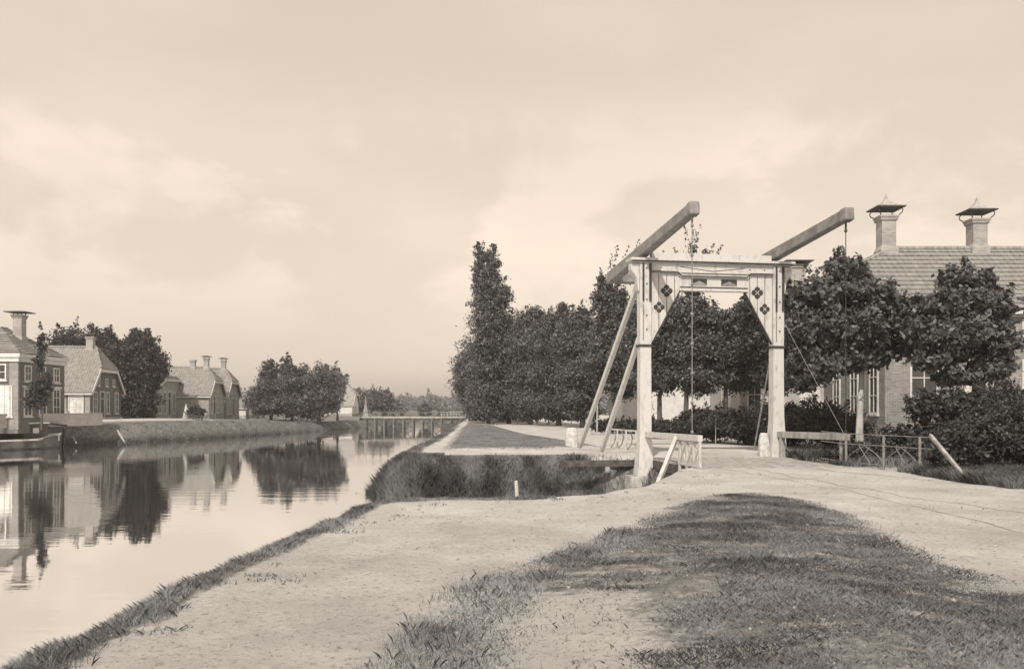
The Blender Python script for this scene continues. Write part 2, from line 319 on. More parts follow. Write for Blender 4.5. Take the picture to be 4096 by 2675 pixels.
t.links.new(add.outputs[0], mr.inputs['Value'])
mx = t.nodes.new('ShaderNodeMixRGB'); t.links.new(mr.outputs[0], mx.inputs[0]); t.links.new(smul.outputs[0], mx.inputs[1]); t.links.new(turfc.outputs[0], mx.inputs[2])
at2 = t.nodes.new('ShaderNodeAttribute'); at2.attribute_name = 'deep'
mx2 = t.nodes.new('ShaderNodeMixRGB'); mx2.inputs[2].default_value = (.04, .04, .038, 1); t.links.new(at2.outputs['Fac'], mx2.inputs[0]); t.links.new(mx.outputs[0], mx2.inputs[1])
t.links.new(mx2.outputs[0], p.inputs['Base Color'])
bu = t.nodes.new('ShaderNodeBump'); bu.inputs['Strength'].default_value = 1; bu.inputs['Distance'].default_value = .06; t.links.new(tn(5, 12, .8).outputs[0], bu.inputs['Height']); t.links.new(bu.outputs[0], p.inputs['Normal'])

# water
wm = bpy.data.materials.new('canal_water'); wm.use_nodes = True; t = wm.node_tree; t.nodes.clear()
out = t.nodes.new('ShaderNodeOutputMaterial'); gl = t.nodes.new('ShaderNodeBsdfGlossy'); gl.inputs['Roughness'].default_value = .015; gl.inputs['Color'].default_value = (.97, .97, .97, 1)
df = t.nodes.new('ShaderNodeBsdfDiffuse'); df.inputs['Color'].default_value = (.13, .13, .125, 1)
fr = t.nodes.new('ShaderNodeFresnel'); fr.inputs['IOR'].default_value = 1.33
mm = t.nodes.new('ShaderNodeMapRange'); mm.inputs['From Min'].default_value = .02; mm.inputs['From Max'].default_value = .35; mm.inputs['To Min'].default_value = .72; mm.inputs['To Max'].default_value = .97
mix = t.nodes.new('ShaderNodeMixShader'); co = t.nodes.new('ShaderNodeTexCoord'); mpp = t.nodes.new('ShaderNodeMapping'); mpp.inputs['Scale'].default_value = (.5, 1.7, 1)
n = t.nodes.new('ShaderNodeTexNoise'); n.inputs['Scale'].default_value = 1.1; n.inputs['Detail'].default_value = 5; n.inputs['Roughness'].default_value = .5
bu = t.nodes.new('ShaderNodeBump'); bu.inputs['Distance'].default_value = .018
np2 = t.nodes.new('ShaderNodeTexNoise'); np2.inputs['Scale'].default_value = .09; np2.inputs['Detail'].default_value = 3; t.links.new(co.outputs['Object'], np2.inputs[0])
mq = t.nodes.new('ShaderNodeMapRange'); mq.inputs['From Min'].default_value = .4; mq.inputs['From Max'].default_value = .62; mq.inputs['To Min'].default_value = .08; mq.inputs['To Max'].default_value = .42; t.links.new(np2.outputs[0], mq.inputs['Value']); t.links.new(mq.outputs[0], bu.inputs['Strength'])
t.links.new(co.outputs['Object'], mpp.inputs[0]); t.links.new(mpp.outputs[0], n.inputs[0]); t.links.new(n.outputs[0], bu.inputs['Height']); t.links.new(bu.outputs[0], gl.inputs['Normal'])
t.links.new(fr.outputs[0], mm.inputs['Value']); t.links.new(mm.outputs[0], mix.inputs[0]); t.links.new(df.outputs[0], mix.inputs[1]); t.links.new(gl.outputs[0], mix.inputs[2]); t.links.new(mix.outputs[0], out.inputs[0])
w = MB(); w.add([(-160, -40, WATER_Z), (60, -40, WATER_Z), (60, 900, WATER_Z), (-160, 900, WATER_Z)], [(0, 1, 2, 3)]); tag(w.build('water', wm), kind='structure')

# ------------------------------------------------------------------ grass and reeds
RG = np.random.default_rng(11)
def blades(P, hgt, wid, lean, seed=0, jitter=.35):
    n = len(P); r = np.random.default_rng(seed); z = height(P); a = r.uniform(0, 2*np.pi, n)
    hh = hgt*r.uniform(.5, 1.25, n); la = r.uniform(0, 2*np.pi, n); ln = lean*hh*r.uniform(.2, 1.2, n)
    b = np.c_[P, z-.015]; dx = np.c_[np.cos(a), np.sin(a), np.zeros(n)]*(wid*.5)[:, None] if hasattr(wid, '__len__') else np.c_[np.cos(a), np.sin(a), np.zeros(n)]*wid*.5
    mid = b+np.c_[np.cos(la)*ln*.35, np.sin(la)*ln*.35, hh*.6]; tip = b+np.c_[np.cos(la)*ln, np.sin(la)*ln, hh]
    V = np.stack([b-dx, b+dx, mid+dx*.7, tip, mid-dx*.7], 1).reshape(-1, 3); Fc = np.arange(5*n).reshape(n, 5)
    return V, Fc
def scatter(x0, x1, y0, y1, n, fn, seed):
    r = np.random.default_rng(seed); P = np.c_[r.uniform(x0, x1, n), r.uniform(y0, y1, n)]; k = fn(P); return P[r.uniform(0, 1, n) < k]
def grass_obj(name, P, hgt, wid, lean, m, label, cat, seed):
    h = hgt(P) if callable(hgt) else np.full(len(P), hgt)
    V, Fc = blades(P, h, wid, lean, seed); r = np.random.default_rng(seed+1)
    nz = vnoise(P*np.array([1.5, 1.9]), seed, 5); rv = np.clip(.7*np.clip((nz-.5)*2.6+.42, 0, 1)+.3*r.uniform(0, 1, len(P)), 0, 1)
    o = np_mesh(name, V, Fc, m, rv=rv); tag(o, label, cat, kind='stuff'); return o
def mound_d(P):
    d = sdist(P, MOUND)+.5*(vnoise(P*.9, 88, 3)-.5); c = sm(vnoise(P*np.array([1.3, 1.9])*1.0, 21, 4)+.24*sm(P[:, 0], .5, 3.0)-.42*(1-sm(P[:, 0], .1, 1.3))*(1-sm(P[:, 1], 6.6, 8.0))+.03, .45, .62)
    edge = sm(d, -.2, .25); rim = sm(d, -.15, .1)*(1-sm(d, .3, .9))
    return edge*np.clip(.04+.96*c+.5*rim, 0, 1)
P = scatter(-2.5, 10.5, 4.0, 16.8, 900000, mound_d, 31)
grass_obj('grass', P, lambda p: .018+.05*vnoise(p*1.7, 9, 4)**1.3, .007, 1.3, M['grass'], 'patchy short grass over the sandy mound in the foreground', 'grass', 32)
def fringe_d(p):
    d = sdist(p, MOUND)+.35*(vnoise(p*1.3, 66, 3)-.5); return sm(d, -.3, .05)*(1-sm(d, .35, .8))*(1-sm(p[:, 0], .8, 2.2))*np.clip(vnoise(p*1.6, 67)*1.5-.15, 0, 1)
P = scatter(-2.2, 2.4, 4.4, 11.5, 150000, fringe_d, 61)
grass_obj('fringe_grass', P, lambda p: .03+.09*vnoise(p*2.0, 16), .004, .9, M['bankgrass'], 'taller wispy grass along the left edge of the worn foreground mound', 'grass', 62)
P = scatter(-5.2, .8, 4.5, 16.3, 560000, lambda p: sm(sdist(p, CANAL)+.55*(vnoise(p*1.5, 44)-.5), -.72, -.2)*(1-sm(sdist(p, CANAL), 1.0, 1.3)), 33)
grass_obj('bank_grass', P, lambda p: .025+.12*vnoise(p*1.6, 10)**2, .005, 1.1, M['bankgrass'], 'rough grass strip along the edge of the canal in the foreground', 'grass', 34)
def clump_d(P):
    d = sdist(P, CANAL); m = sdist(P, MOUND); c = sm(vnoise(P*2.4, 51, 3), .66, .76)
    return c*(sm(d, -1.6, -.6)+.02)*(m < 0)*(d < 0)
P = scatter(-4, 8, 5, 22, 150000, clump_d, 35)
grass_obj('weeds', P, .05, .016, 1.4, M['grass'], 'small weed tufts scattered on the sandy towpath', 'weeds', 36)
def reed_d(P):
    d = sdist(P, CANAL); return sm(d, -.3-.6*(P[:, 0] < -2.3), .0)*(1-sm(d, 1.35, 1.6))*((P[:, 1] > 24.5)|(P[:, 0] > 9.5))*(1-.9*sm(P[:, 0], 2.3, 3.3))
P = scatter(-6, 4.6, 24.5, 31, 210000, reed_d, 37); P2b = scatter(-7, -3.0, 30, 60, 60000, reed_d, 38)
P = np.r_[P, P2b]
grass_obj('reeds', P, lambda p: (.14+.42*vnoise(p*1.4, 12))*(.3+.7*sm(sdist(p, CANAL), -.1, .7)), .020, .7, M['reed'], 'dark reeds and tall grass covering the bank below the bridge', 'reeds', 39)
P = scatter(-3, 5.5, 16, 24.2, 90000, lambda p: sm(sdist(p, CANAL), -.12, .1)*(1-sm(sdist(p, CANAL), .5, .8)), 40)
grass_obj('verge_grass', P, lambda p: (.04+.14*vnoise(p*2, 13))*(1-.5*sm(p[:, 0], 2.5, 3.5)), .010, 1.0, M['reed'], 'ragged grass fringe where the sandy path drops to the side cut', 'grass', 41)
P = scatter(-56, -19, 50, 116, 170000, lambda p: sm(sdist(p, CANAL), -3.0, -2.4)*(1-sm(sdist(p, CANAL), 1.6, 2.2)), 42)
grass_obj('far_bank_grass', P, lambda p: (.05+.12*vnoise(p*.5, 14))*(.3+.7*sm(sdist(p, CANAL), -1.5, .5)), .05, 1.1, M['farbank'], 'rough grass on the far bank in front of the left houses', 'grass', 43)
def rv_d(P):
    d = sdist(P, CANAL); return (P[:, 0] > 8.95+.07*(25-P[:, 1]).clip(0))*sm(d, -1.6, -.5)*(vnoise(P*1.2, 77)*.6+.5)
P = scatter(8.8, 13, 20, 30.5, 60000, rv_d, 45)
P = np.r_[P, scatter(9.6, 13.5, 17.0, 21.5, 60000, lambda q: (q[:, 0] > 9.75+.05*(20.5-q[:, 1]))*(vnoise(q*1.2, 78)*.6+.6), 49)]
grass_obj('ditch_grass', P, lambda p: .12+.25*vnoise(p*1.3, 15), .016, .9, M['reed'], 'tangled grass beside the right post behind the iron railing', 'grass', 46)

P = scatter(-8, 4, 28, 70, 420000, lambda p: sm(sdist(p, LAWN), -.15, .2)*np.clip(1.2*vnoise(p*.8, 91)+.1, 0, 1)*np.clip(34/p[:, 1], 0, 1), 47)
grass_obj('lawn_grass', P, .035, .022, 1.3, M['lawn'], 'short sunlit grass on the triangular verge left of the bridge', 'grass', 48)
# pebbles and crumbs of soil on the sand
rp = np.random.default_rng(5); n_ = 5200; Yp = 5+rp.uniform(0, 1, n_)**1.4*20; Pp = np.c_[rp.uniform(-3.2, 10, n_), Yp]
kp = (sdist(Pp, CANAL) < -.3); Pp = Pp[kp]; hp_ = height(Pp); sz = rp.uniform(.004, .016, len(Pp))*(1+1.2*(rp.uniform(0, 1, len(Pp)) > .96))
oc = np.array([(1, 0, 0), (0, 1, 0), (-1, 0, 0), (0, -1, 0), (0, 0, .7), (0, 0, -.7)], float); rt = rp.uniform(.6, 1.3, (len(Pp), 6, 1))
Vp = (np.c_[Pp, hp_+sz*.2][:, None, :]+oc[None]*rt*sz[:, None, None]).reshape(-1, 3); fo = np.array([(0, 1, 4), (1, 2, 4), (2, 3, 4), (3, 0, 4), (1, 0, 5), (2, 1, 5), (3, 2, 5), (0, 3, 5)])
tag(np_mesh('pebbles', Vp, (np.arange(len(Pp))[:, None, None]*6+fo[None]).reshape(-1, 3), M['greywood']), 'pebbles and crumbs of soil strewn over the sandy road', 'pebbles', kind='stuff')
# wheel ruts pressed into the road: narrow dark ribbons of loose earth
def rut(px_pts, wdt, seed):
    pts = [Vector(G(*q)) for q in px_pts]; L2 = []; r_ = random.Random(seed)
    for a, b in zip(pts[:-1], pts[1:]):
        n3 = max(2, int((b-a).length/.12))
        for i in range(n3): L2.append(a.lerp(b, i/n3))
    c = np.array([tuple(v) for v in L2]); tdir = np.gradient(c, axis=0); tdir /= np.linalg.norm(tdir, axis=1)[:, None]; nn_ = np.c_[-tdir[:, 1], tdir[:, 0]]
    ww = wdt*(.35+1.1*vnoise(c*1.5, seed)); A = c+nn_*ww[:, None]/2; B = c-nn_*ww[:, None]/2
    k3 = len(c); V3 = np.r_[np.c_[A, height(A)+.006], np.c_[B, height(B)+.006]]; i3 = np.arange(k3-1)
    return np_mesh('wheel_rut', V3, np.c_[i3, i3+1, i3+1+k3, i3+k3], M['earth'])
tag(rut([(2785, 1852), (3000, 1892), (3400, 1968), (3750, 2050), (4120, 2135)], .022, 3), kind='structure')
tag(rut([(2960, 1832), (3120, 1852), (3330, 1882), (3600, 1905)], .05, 4), kind='structure')
tag(rut([(2830, 1838), (3150, 1900), (3600, 1985), (4150, 2060)], .03, 5), kind='structure')

# ------------------------------------------------------------------ trees
def leaves(lobes, n, size, seed, gap=.42, core=.25, outb=.5, spray=.62, grow=1.24, shoots=None):
    r = np.random.default_rng(seed); lob = np.array(lobes, float); lob[:, 3:6] *= grow      # x y z rx ry rz
    vol = (lob[:, 3]*lob[:, 4]*lob[:, 5])**.72; pr = vol/vol.sum()
    # branch sprays: small clumps of leaves spread over and beyond each lobe's skin
    nc = max(30, n//70); kc = r.choice(len(lob), nc, p=pr); dc = r.normal(size=(nc, 3)); dc[:, 2] = np.abs(dc[:, 2])*.85+dc[:, 2]*.35; dc /= np.linalg.norm(dc, axis=1)[:, None]
    rc = r.uniform(.55, 1.12, nc)+.16*(r.uniform(0, 1, nc) > .86); cc = lob[kc, :3]+dc*lob[kc, 3:6]*rc[:, None]
    ns = int(n*spray); ci = r.integers(0, nc, ns); cs = lob[kc, 3:6].mean(1)*r.uniform(.10, .24, nc)
    off = r.normal(size=(ns, 3))*np.array([1, 1, .62]); pos1 = cc[ci]+off*cs[ci][:, None]*.75; pos1[:, 2] -= (off[:, 0]**2+off[:, 1]**2)*cs[ci]*.12
    d1 = dc[ci]; tone1 = r.uniform(0, 1, nc)[ci]
    nv = n-ns; k = r.choice(len(lob), nv, p=pr); d = r.normal(size=(nv, 3)); d /= np.linalg.norm(d, axis=1)[:, None]
    inner2 = r.uniform(0, 1, nv) < core/(1-spray); rr = np.where(inner2, r.uniform(.1, .72, nv), r.uniform(.4, 1, nv)**.6)
    pos2 = lob[k, :3]+d*lob[k, 3:6]*(rr*(1+.5*(vnoise(d*2.2+k[:, None]*3.1+seed, seed, 3)-.5)))[:, None]
    pos = np.r_[pos1, pos2]; d = np.r_[d1, d]; inner = np.r_[np.zeros(ns, bool), inner2]; tone = np.r_[tone1, r.uniform(0, 1, nv)]
    if shoots is None:      # upright young shoots breaking the outline
        nsh = 6+n//2600; ks = r.choice(len(lob), nsh, p=pr); ds = r.normal(size=(nsh, 3)); ds[:, 2] = np.abs(ds[:, 2])*1.3+.25; ds /= np.linalg.norm(ds, axis=1)[:, None]
        st = lob[ks, :3]+ds*lob[ks, 3:6]*.9; en = st+ds*np.array([.6, .6, .5])*lob[ks, 3:4]*r.uniform(.25, .6, (nsh, 1))+np.array([0, 0, 1])*lob[ks, 5:6]*r.uniform(.1, .45, (nsh, 1))
    else: st = np.array([q[0] for q in shoots], float); en = np.array([q[1] for q in shoots], float); nsh = len(st)
    if nsh:
        per = 46; tt = r.uniform(0, 1, (nsh, per)); ps = (st[:, None]+(en-st)[:, None]*tt[..., None]).reshape(-1, 3); sp = (size*(.25+.75*(1-tt))).reshape(-1, 1)
        ps = ps+r.normal(size=ps.shape)*sp*.7; pos = np.r_[pos, ps]; dd_ = r.normal(size=ps.shape); dd_ /= np.linalg.norm(dd_, axis=1)[:, None]
        d = np.r_[d, dd_]; inner = np.r_[inner, np.zeros(len(ps), bool)]; tone = np.r_[tone, r.uniform(0, .6, len(ps))]; shoot_n = len(ps)
    else: shoot_n = 0
    msz = lob[:, 3:6].mean()
    keep = (vnoise(pos/(msz*.33)+5, seed+3, 2) > gap)|inner|(r.uniform(0, 1, len(pos)) < .10)
    if shoot_n: keep[-shoot_n:] = True
    pos, d, inner, tone = pos[keep], d[keep], inner[keep], tone[keep]; m_ = len(pos)
    nrm = d*outb+r.normal(size=(m_, 3))*.7+np.array([0, 0, .35]); nrm /= np.linalg.norm(nrm, axis=1)[:, None]
    a = np.cross(nrm, r.normal(size=(m_, 3))); a /= np.linalg.norm(a, axis=1)[:, None]; b = np.cross(nrm, a)
    s = size*r.uniform(.5, 1.3, m_)*np.where(inner, 2.0, 1.0); a *= (s*.5)[:, None]; b *= (s*.28)[:, None]
    V = np.stack([pos-a, pos+b-a*.1, pos+a, pos-b-a*.1], 1).reshape(-1, 3)
    rv = np.clip(r.uniform(0, 1, m_)**1.5*.45+.3*vnoise(pos/(msz*.5), seed+9)+.3*tone, 0, 1)
    return V, np.arange(4*m_).reshape(m_, 4), rv
def tree(name, base, lobes, n, size, label, cat='tree', group=None, m='leaf', trunk_r=.16, seed=1, gap=.42, trunk_top=None, barkm='bark', limbs=5, part='crown', core=.25, grow=1.24, shoots=None):
    """base (x,y,z); lobes in world coordinates"""
    root = empty(name, base, 0, label, cat, group); b = Vector(base)
    lb = [(l[0]-b.x, l[1]-b.y, l[2]-b.z, l[3], l[4], l[5]) for l in lobes]
    V, Fc, rv = leaves(lb, n, size, seed, gap, core, grow=grow, shoots=[tuple(np.array(q)-np.array(base) for q in sh) for sh in shoots] if shoots else shoots); np_mesh(part, V, Fc, M[m], root, rv)
    if trunk_r:
        r = random.Random(seed); zt = trunk_top or max(l[2]+.4*l[5] for l in lb); mb = MB(); pts = []; rad = []
        for i in range(7):
            f = i/6; pts.append((r.uniform(-.08, .08)*f*2, r.uniform(-.08, .08)*f*2, -.1+zt*f)); rad.append(trunk_r*(1.35 if i == 0 else 1-.75*f))
        mb.tube(pts, rad, 9)
        for l in sorted(lb, key=lambda q: -q[3]*q[5])[:limbs]:
            z0 = max(zt*.25, min(l[2]-l[5]*.6, zt*.8)); s0 = Vector((0, 0, z0)); e = Vector((l[0], l[1], l[2]+.3*l[5])); mid = s0.lerp(e, .5)+Vector((0, 0, -.1*l[5]))
            mb.tube([s0, mid, e], [trunk_r*.5, trunk_r*.33, trunk_r*.1], 6)
            for j in range(4):
                e2 = Vector(l[:3])+Vector((r.uniform(-1, 1)*l[3], r.uniform(-1, 1)*l[4], r.uniform(-.2, 1)*l[5]))*.75; mb.tube([mid.lerp(e, r.random()*.6), e2], [trunk_r*.2, trunk_r*.05], 5)
        mb.build('trunk', M[barkm], root, smooth=True)
    return root
def LB(px, py, rx, ry, Y, dep=None, dy=0):      # a lobe given at its distance Y
    s = Y/F; return (PX(px, Y), Y+dy, PZ(py, Y), rx*s, (dep if dep else rx*s), ry*s)

# left bank group behind the gabled house
Yt = 97
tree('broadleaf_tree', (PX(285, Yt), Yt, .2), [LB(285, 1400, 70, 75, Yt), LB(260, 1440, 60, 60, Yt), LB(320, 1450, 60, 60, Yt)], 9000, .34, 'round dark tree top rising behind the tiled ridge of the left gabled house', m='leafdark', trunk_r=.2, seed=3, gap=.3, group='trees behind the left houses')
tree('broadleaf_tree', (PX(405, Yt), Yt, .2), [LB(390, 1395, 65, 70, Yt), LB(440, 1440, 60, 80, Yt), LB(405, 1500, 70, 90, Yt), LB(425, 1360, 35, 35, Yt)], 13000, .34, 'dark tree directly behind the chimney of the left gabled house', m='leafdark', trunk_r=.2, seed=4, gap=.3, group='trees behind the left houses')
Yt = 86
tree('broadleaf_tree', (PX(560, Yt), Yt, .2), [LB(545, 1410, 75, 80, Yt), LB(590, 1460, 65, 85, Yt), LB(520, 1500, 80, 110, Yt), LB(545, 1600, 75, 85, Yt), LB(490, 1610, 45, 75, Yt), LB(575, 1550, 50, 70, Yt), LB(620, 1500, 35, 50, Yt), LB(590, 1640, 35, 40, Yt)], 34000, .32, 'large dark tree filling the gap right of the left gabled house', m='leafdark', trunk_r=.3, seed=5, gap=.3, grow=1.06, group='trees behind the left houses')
# clump by the canal, middle left
Yt = 104
tree('conifer_tree', (PX(1085, Yt), Yt, -.1), [LB(1078, 1500, 38, 45, Yt), LB(1080, 1560, 55, 60, Yt), LB(1075, 1625, 65, 50, Yt), LB(1082, 1472, 15, 25, Yt), LB(1050, 1590, 40, 45, Yt)], 13000, .27, 'pointed bushy evergreen at the left end of the clump by the canal', m='leafmid', seed=6, gap=.36, group='trees in the clump by the far canal bank')
tree('conifer_tree', (PX(1160, Yt), Yt+1, -.1), [LB(1150, 1490, 26, 45, Yt), LB(1150, 1550, 45, 60, Yt), LB(1160, 1620, 70, 55, Yt), LB(1149, 1445, 10, 32, Yt), LB(1176, 1490, 18, 30, Yt)], 13000, .27, 'taller spire topped evergreen in the middle of the clump by the canal', m='leafmid', seed=7, gap=.36, group='trees in the clump by the far canal bank')
tree('broadleaf_tree', (PX(1265, Yt), Yt+1.5, -.1), [LB(1240, 1535, 65, 55, Yt), LB(1300, 1530, 50, 55, Yt), LB(1290, 1600, 70, 60, Yt), LB(1240, 1630, 75, 52, Yt), LB(1200, 1570, 40, 60, Yt), LB(1340, 1620, 22, 40, Yt)], 24000, .28, 'broad rounded tree on the right half of the clump by the canal', m='leafmid', seed=8, gap=.34, trunk_r=.22, group='trees in the clump by the far canal bank')
Yt = 112
tree('broadleaf_tree', (PX(1350, Yt), Yt, -.1), [LB(1345, 1525, 38, 35, Yt), LB(1360, 1560, 22, 40, Yt), LB(1320, 1560, 30, 40, Yt)], 5000, .3, 'paler loose tree leaning out behind the canal clump', m='leafpale', seed=9, gap=.4, trunk_r=.15, group='trees in the clump by the far canal bank')
Yt = 120
tree('broadleaf_tree', (PX(1012, Yt), Yt, 0), [LB(1010, 1595, 20, 28, Yt), LB(990, 1600, 18, 18, Yt), LB(1025, 1640, 22, 30, Yt)], 3000, .3, 'small pale tree beside the low white cottage', m='leafpale', seed=10, gap=.4, trunk_r=.1)
# far trees along the vanishing canal
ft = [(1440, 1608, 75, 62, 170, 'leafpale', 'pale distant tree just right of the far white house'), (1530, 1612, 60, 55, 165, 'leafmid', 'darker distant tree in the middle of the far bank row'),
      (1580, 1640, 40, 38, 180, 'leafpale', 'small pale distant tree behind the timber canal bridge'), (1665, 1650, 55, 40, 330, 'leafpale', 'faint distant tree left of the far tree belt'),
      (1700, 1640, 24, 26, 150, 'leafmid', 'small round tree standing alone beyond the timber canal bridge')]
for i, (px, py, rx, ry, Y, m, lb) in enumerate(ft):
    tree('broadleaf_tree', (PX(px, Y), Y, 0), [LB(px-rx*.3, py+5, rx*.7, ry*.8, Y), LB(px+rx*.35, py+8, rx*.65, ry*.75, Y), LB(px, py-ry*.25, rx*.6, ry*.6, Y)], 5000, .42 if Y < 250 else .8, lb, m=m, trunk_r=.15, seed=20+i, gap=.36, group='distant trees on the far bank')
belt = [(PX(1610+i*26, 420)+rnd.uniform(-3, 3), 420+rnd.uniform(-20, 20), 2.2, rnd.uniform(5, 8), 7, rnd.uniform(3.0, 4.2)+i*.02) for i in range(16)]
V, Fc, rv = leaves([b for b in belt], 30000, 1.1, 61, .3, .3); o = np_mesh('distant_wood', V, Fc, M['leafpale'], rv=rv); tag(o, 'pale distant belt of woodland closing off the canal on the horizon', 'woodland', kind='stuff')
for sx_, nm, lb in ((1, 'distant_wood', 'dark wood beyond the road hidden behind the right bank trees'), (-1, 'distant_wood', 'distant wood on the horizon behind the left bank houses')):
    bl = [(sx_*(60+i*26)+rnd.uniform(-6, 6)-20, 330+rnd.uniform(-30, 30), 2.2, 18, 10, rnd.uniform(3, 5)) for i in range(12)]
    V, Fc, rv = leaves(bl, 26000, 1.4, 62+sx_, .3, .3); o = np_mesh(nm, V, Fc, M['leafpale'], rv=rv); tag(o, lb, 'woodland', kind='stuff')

# right bank row: tall poplar, then a row of bushy trees
Yt = 80
tree('poplar_tree', (PX(1960, Yt), Yt, 0), [LB(1925, 1030, 22, 60, Yt), LB(1968, 1060, 28, 55, Yt), LB(1925, 1110, 32, 75, Yt), LB(1965, 1160, 45, 70, Yt), LB(1965, 1480, 75, 70, Yt), LB(1960, 1580, 80, 70, Yt), LB(1955, 1650, 60, 35, Yt), LB(1940, 1220, 52, 75, Yt), LB(2000, 1200, 45, 60, Yt), LB(1960, 1300, 70, 80, Yt), LB(1950, 1390, 65, 80, Yt), LB(1975, 1000, 12, 25, Yt), LB(1912, 985, 10, 22, Yt)], 56000, .25, 'tall ragged poplar towering at the left end of the right bank trees', m='leafmid', trunk_r=.28, seed=30, gap=.52, trunk_top=15, core=.15)
row = [  # px, Y, lobes
    (1930, 92, [(1900, 1480, 70, 90), (1880, 1560, 60, 80), (1930, 1600, 75, 70), (1955, 1500, 60, 110), (1850, 1500, 28, 40)], 'dark bushy tree at the foot of the poplar, left end of the row'),
    (2035, 82, [(2040, 1330, 60, 70), (2020, 1430, 70, 90), (2050, 1540, 80, 110), (2010, 1620, 60, 60)], 'bushy tree just right of the poplar trunk'),
    (2120, 77, [(2130, 1300, 45, 60), (2160, 1290, 30, 35), (2120, 1400, 75, 100), (2140, 1520, 80, 100), (2110, 1620, 70, 60)], 'bushy tree second to the right of the poplar with a pointed crown'),
    (2235, 72, [(2245, 1300, 50, 60), (2250, 1250, 22, 30), (2230, 1400, 80, 100), (2240, 1520, 85, 100), (2210, 1620, 75, 50)], 'bushy tree third to the right of the poplar'),
    (2330, 66, [(2325, 1300, 45, 60), (2310, 1400, 70, 100), (2340, 1500, 75, 100), (2300, 1600, 60, 60)], 'bushy tree fourth to the right of the poplar beside the back stays'),
]
for i, (px, Y, lb, lab) in enumerate(row):
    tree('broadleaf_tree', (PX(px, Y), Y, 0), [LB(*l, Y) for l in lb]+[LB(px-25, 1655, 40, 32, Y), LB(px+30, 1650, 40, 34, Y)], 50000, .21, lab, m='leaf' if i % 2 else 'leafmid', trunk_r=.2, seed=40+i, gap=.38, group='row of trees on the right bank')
# behind the portal
back = [
    (2455, 56, [(2440, 1230, 55, 90), (2470, 1340, 75, 120), (2440, 1470, 85, 110), (2500, 1540, 60, 60), (2410, 1170, 25, 50), (2400, 1130, 10, 40)], 30000, 'tall dense tree seen between the back stays and the left bridge post', 'leaf'),
    (2640, 48, [(2620, 1260, 85, 80), (2600, 1400, 95, 110), (2640, 1510, 95, 70), (2700, 1300, 60, 80)], 30000, 'lime tree seen left of centre through the bridge portal', 'leaf'),
    (2742, 47, [(2760, 1290, 85, 95), (2760, 1420, 95, 110), (2790, 1520, 80, 70), (2765, 1130, 50, 60)], 32000, 'lime tree in the centre of the portal with sprigs above the crossbar', 'leaf'),
    (2900, 48, [(2900, 1330, 80, 75), (2920, 1440, 95, 105), (2960, 1510, 85, 65), (2990, 1270, 60, 60)], 28000, 'lime tree seen right of centre through the bridge portal', 'leaf'),
    (3080, 45, [(3060, 1260, 70, 90), (3080, 1400, 90, 120), (3110, 1510, 75, 70)], 26000, 'lime tree directly behind the right bridge post', 'leafdark'),
]
SHOOT = {2: [(2755, 1060, 2740, 905), (2760, 1050, 2775, 920), (2765, 1060, 2800, 900), (2755, 1060, 2760, 960), (2770, 1050, 2790, 950), (2810, 1060, 2860, 970), (2800, 1060, 2830, 985), (2740, 1070, 2690, 990), (2735, 1070, 2650, 1010), (2850, 1060, 2885, 985), (2830, 1060, 2810, 1000), (2780, 1060, 2775, 985)],
         0: [(2430, 1150, 2400, 1075), (2450, 1110, 2470, 980), (2440, 1120, 2450, 1010), (2470, 1120, 2520, 970), (2480, 1110, 2560, 960), (2440, 1180, 2385, 1110), (2450, 1190, 2420, 1090), (2500, 1150, 2580, 1010), (2470, 1200, 2440, 1120)]}
for i, (px, Y, lb, n_, lab, m) in enumerate(back):
    tree('lime_tree', (PX(px, Y), Y, 0), [LB(*l, Y) for l in lb], int(n_*1.6), .185, lab, m=m, trunk_r=.17, seed=50+i, gap=.42, trunk_top=6.5, grow=1.18, shoots=[((PX(a, Y), Y, PZ(b, Y)), (PX(c, Y), Y, PZ(d_, Y))) for a, b, c, d_ in SHOOT[i]] if i in SHOOT else None, group='lime trees along the road behind the bridge')
# chestnuts in front of the right house
Yt = 31
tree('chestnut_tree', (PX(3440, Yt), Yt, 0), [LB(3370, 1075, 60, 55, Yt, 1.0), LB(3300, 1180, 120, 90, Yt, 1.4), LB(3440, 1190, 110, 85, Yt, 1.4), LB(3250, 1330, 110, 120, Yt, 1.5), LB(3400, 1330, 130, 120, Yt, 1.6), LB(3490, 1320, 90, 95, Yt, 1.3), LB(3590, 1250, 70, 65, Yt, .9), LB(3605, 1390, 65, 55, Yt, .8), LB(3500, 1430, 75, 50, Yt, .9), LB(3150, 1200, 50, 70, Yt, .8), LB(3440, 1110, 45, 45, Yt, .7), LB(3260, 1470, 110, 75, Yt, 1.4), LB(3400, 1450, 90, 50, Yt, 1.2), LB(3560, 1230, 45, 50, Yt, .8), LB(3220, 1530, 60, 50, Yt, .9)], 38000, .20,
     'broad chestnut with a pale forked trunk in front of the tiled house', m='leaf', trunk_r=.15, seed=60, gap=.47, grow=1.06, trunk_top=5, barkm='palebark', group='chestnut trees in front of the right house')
Yt = 29
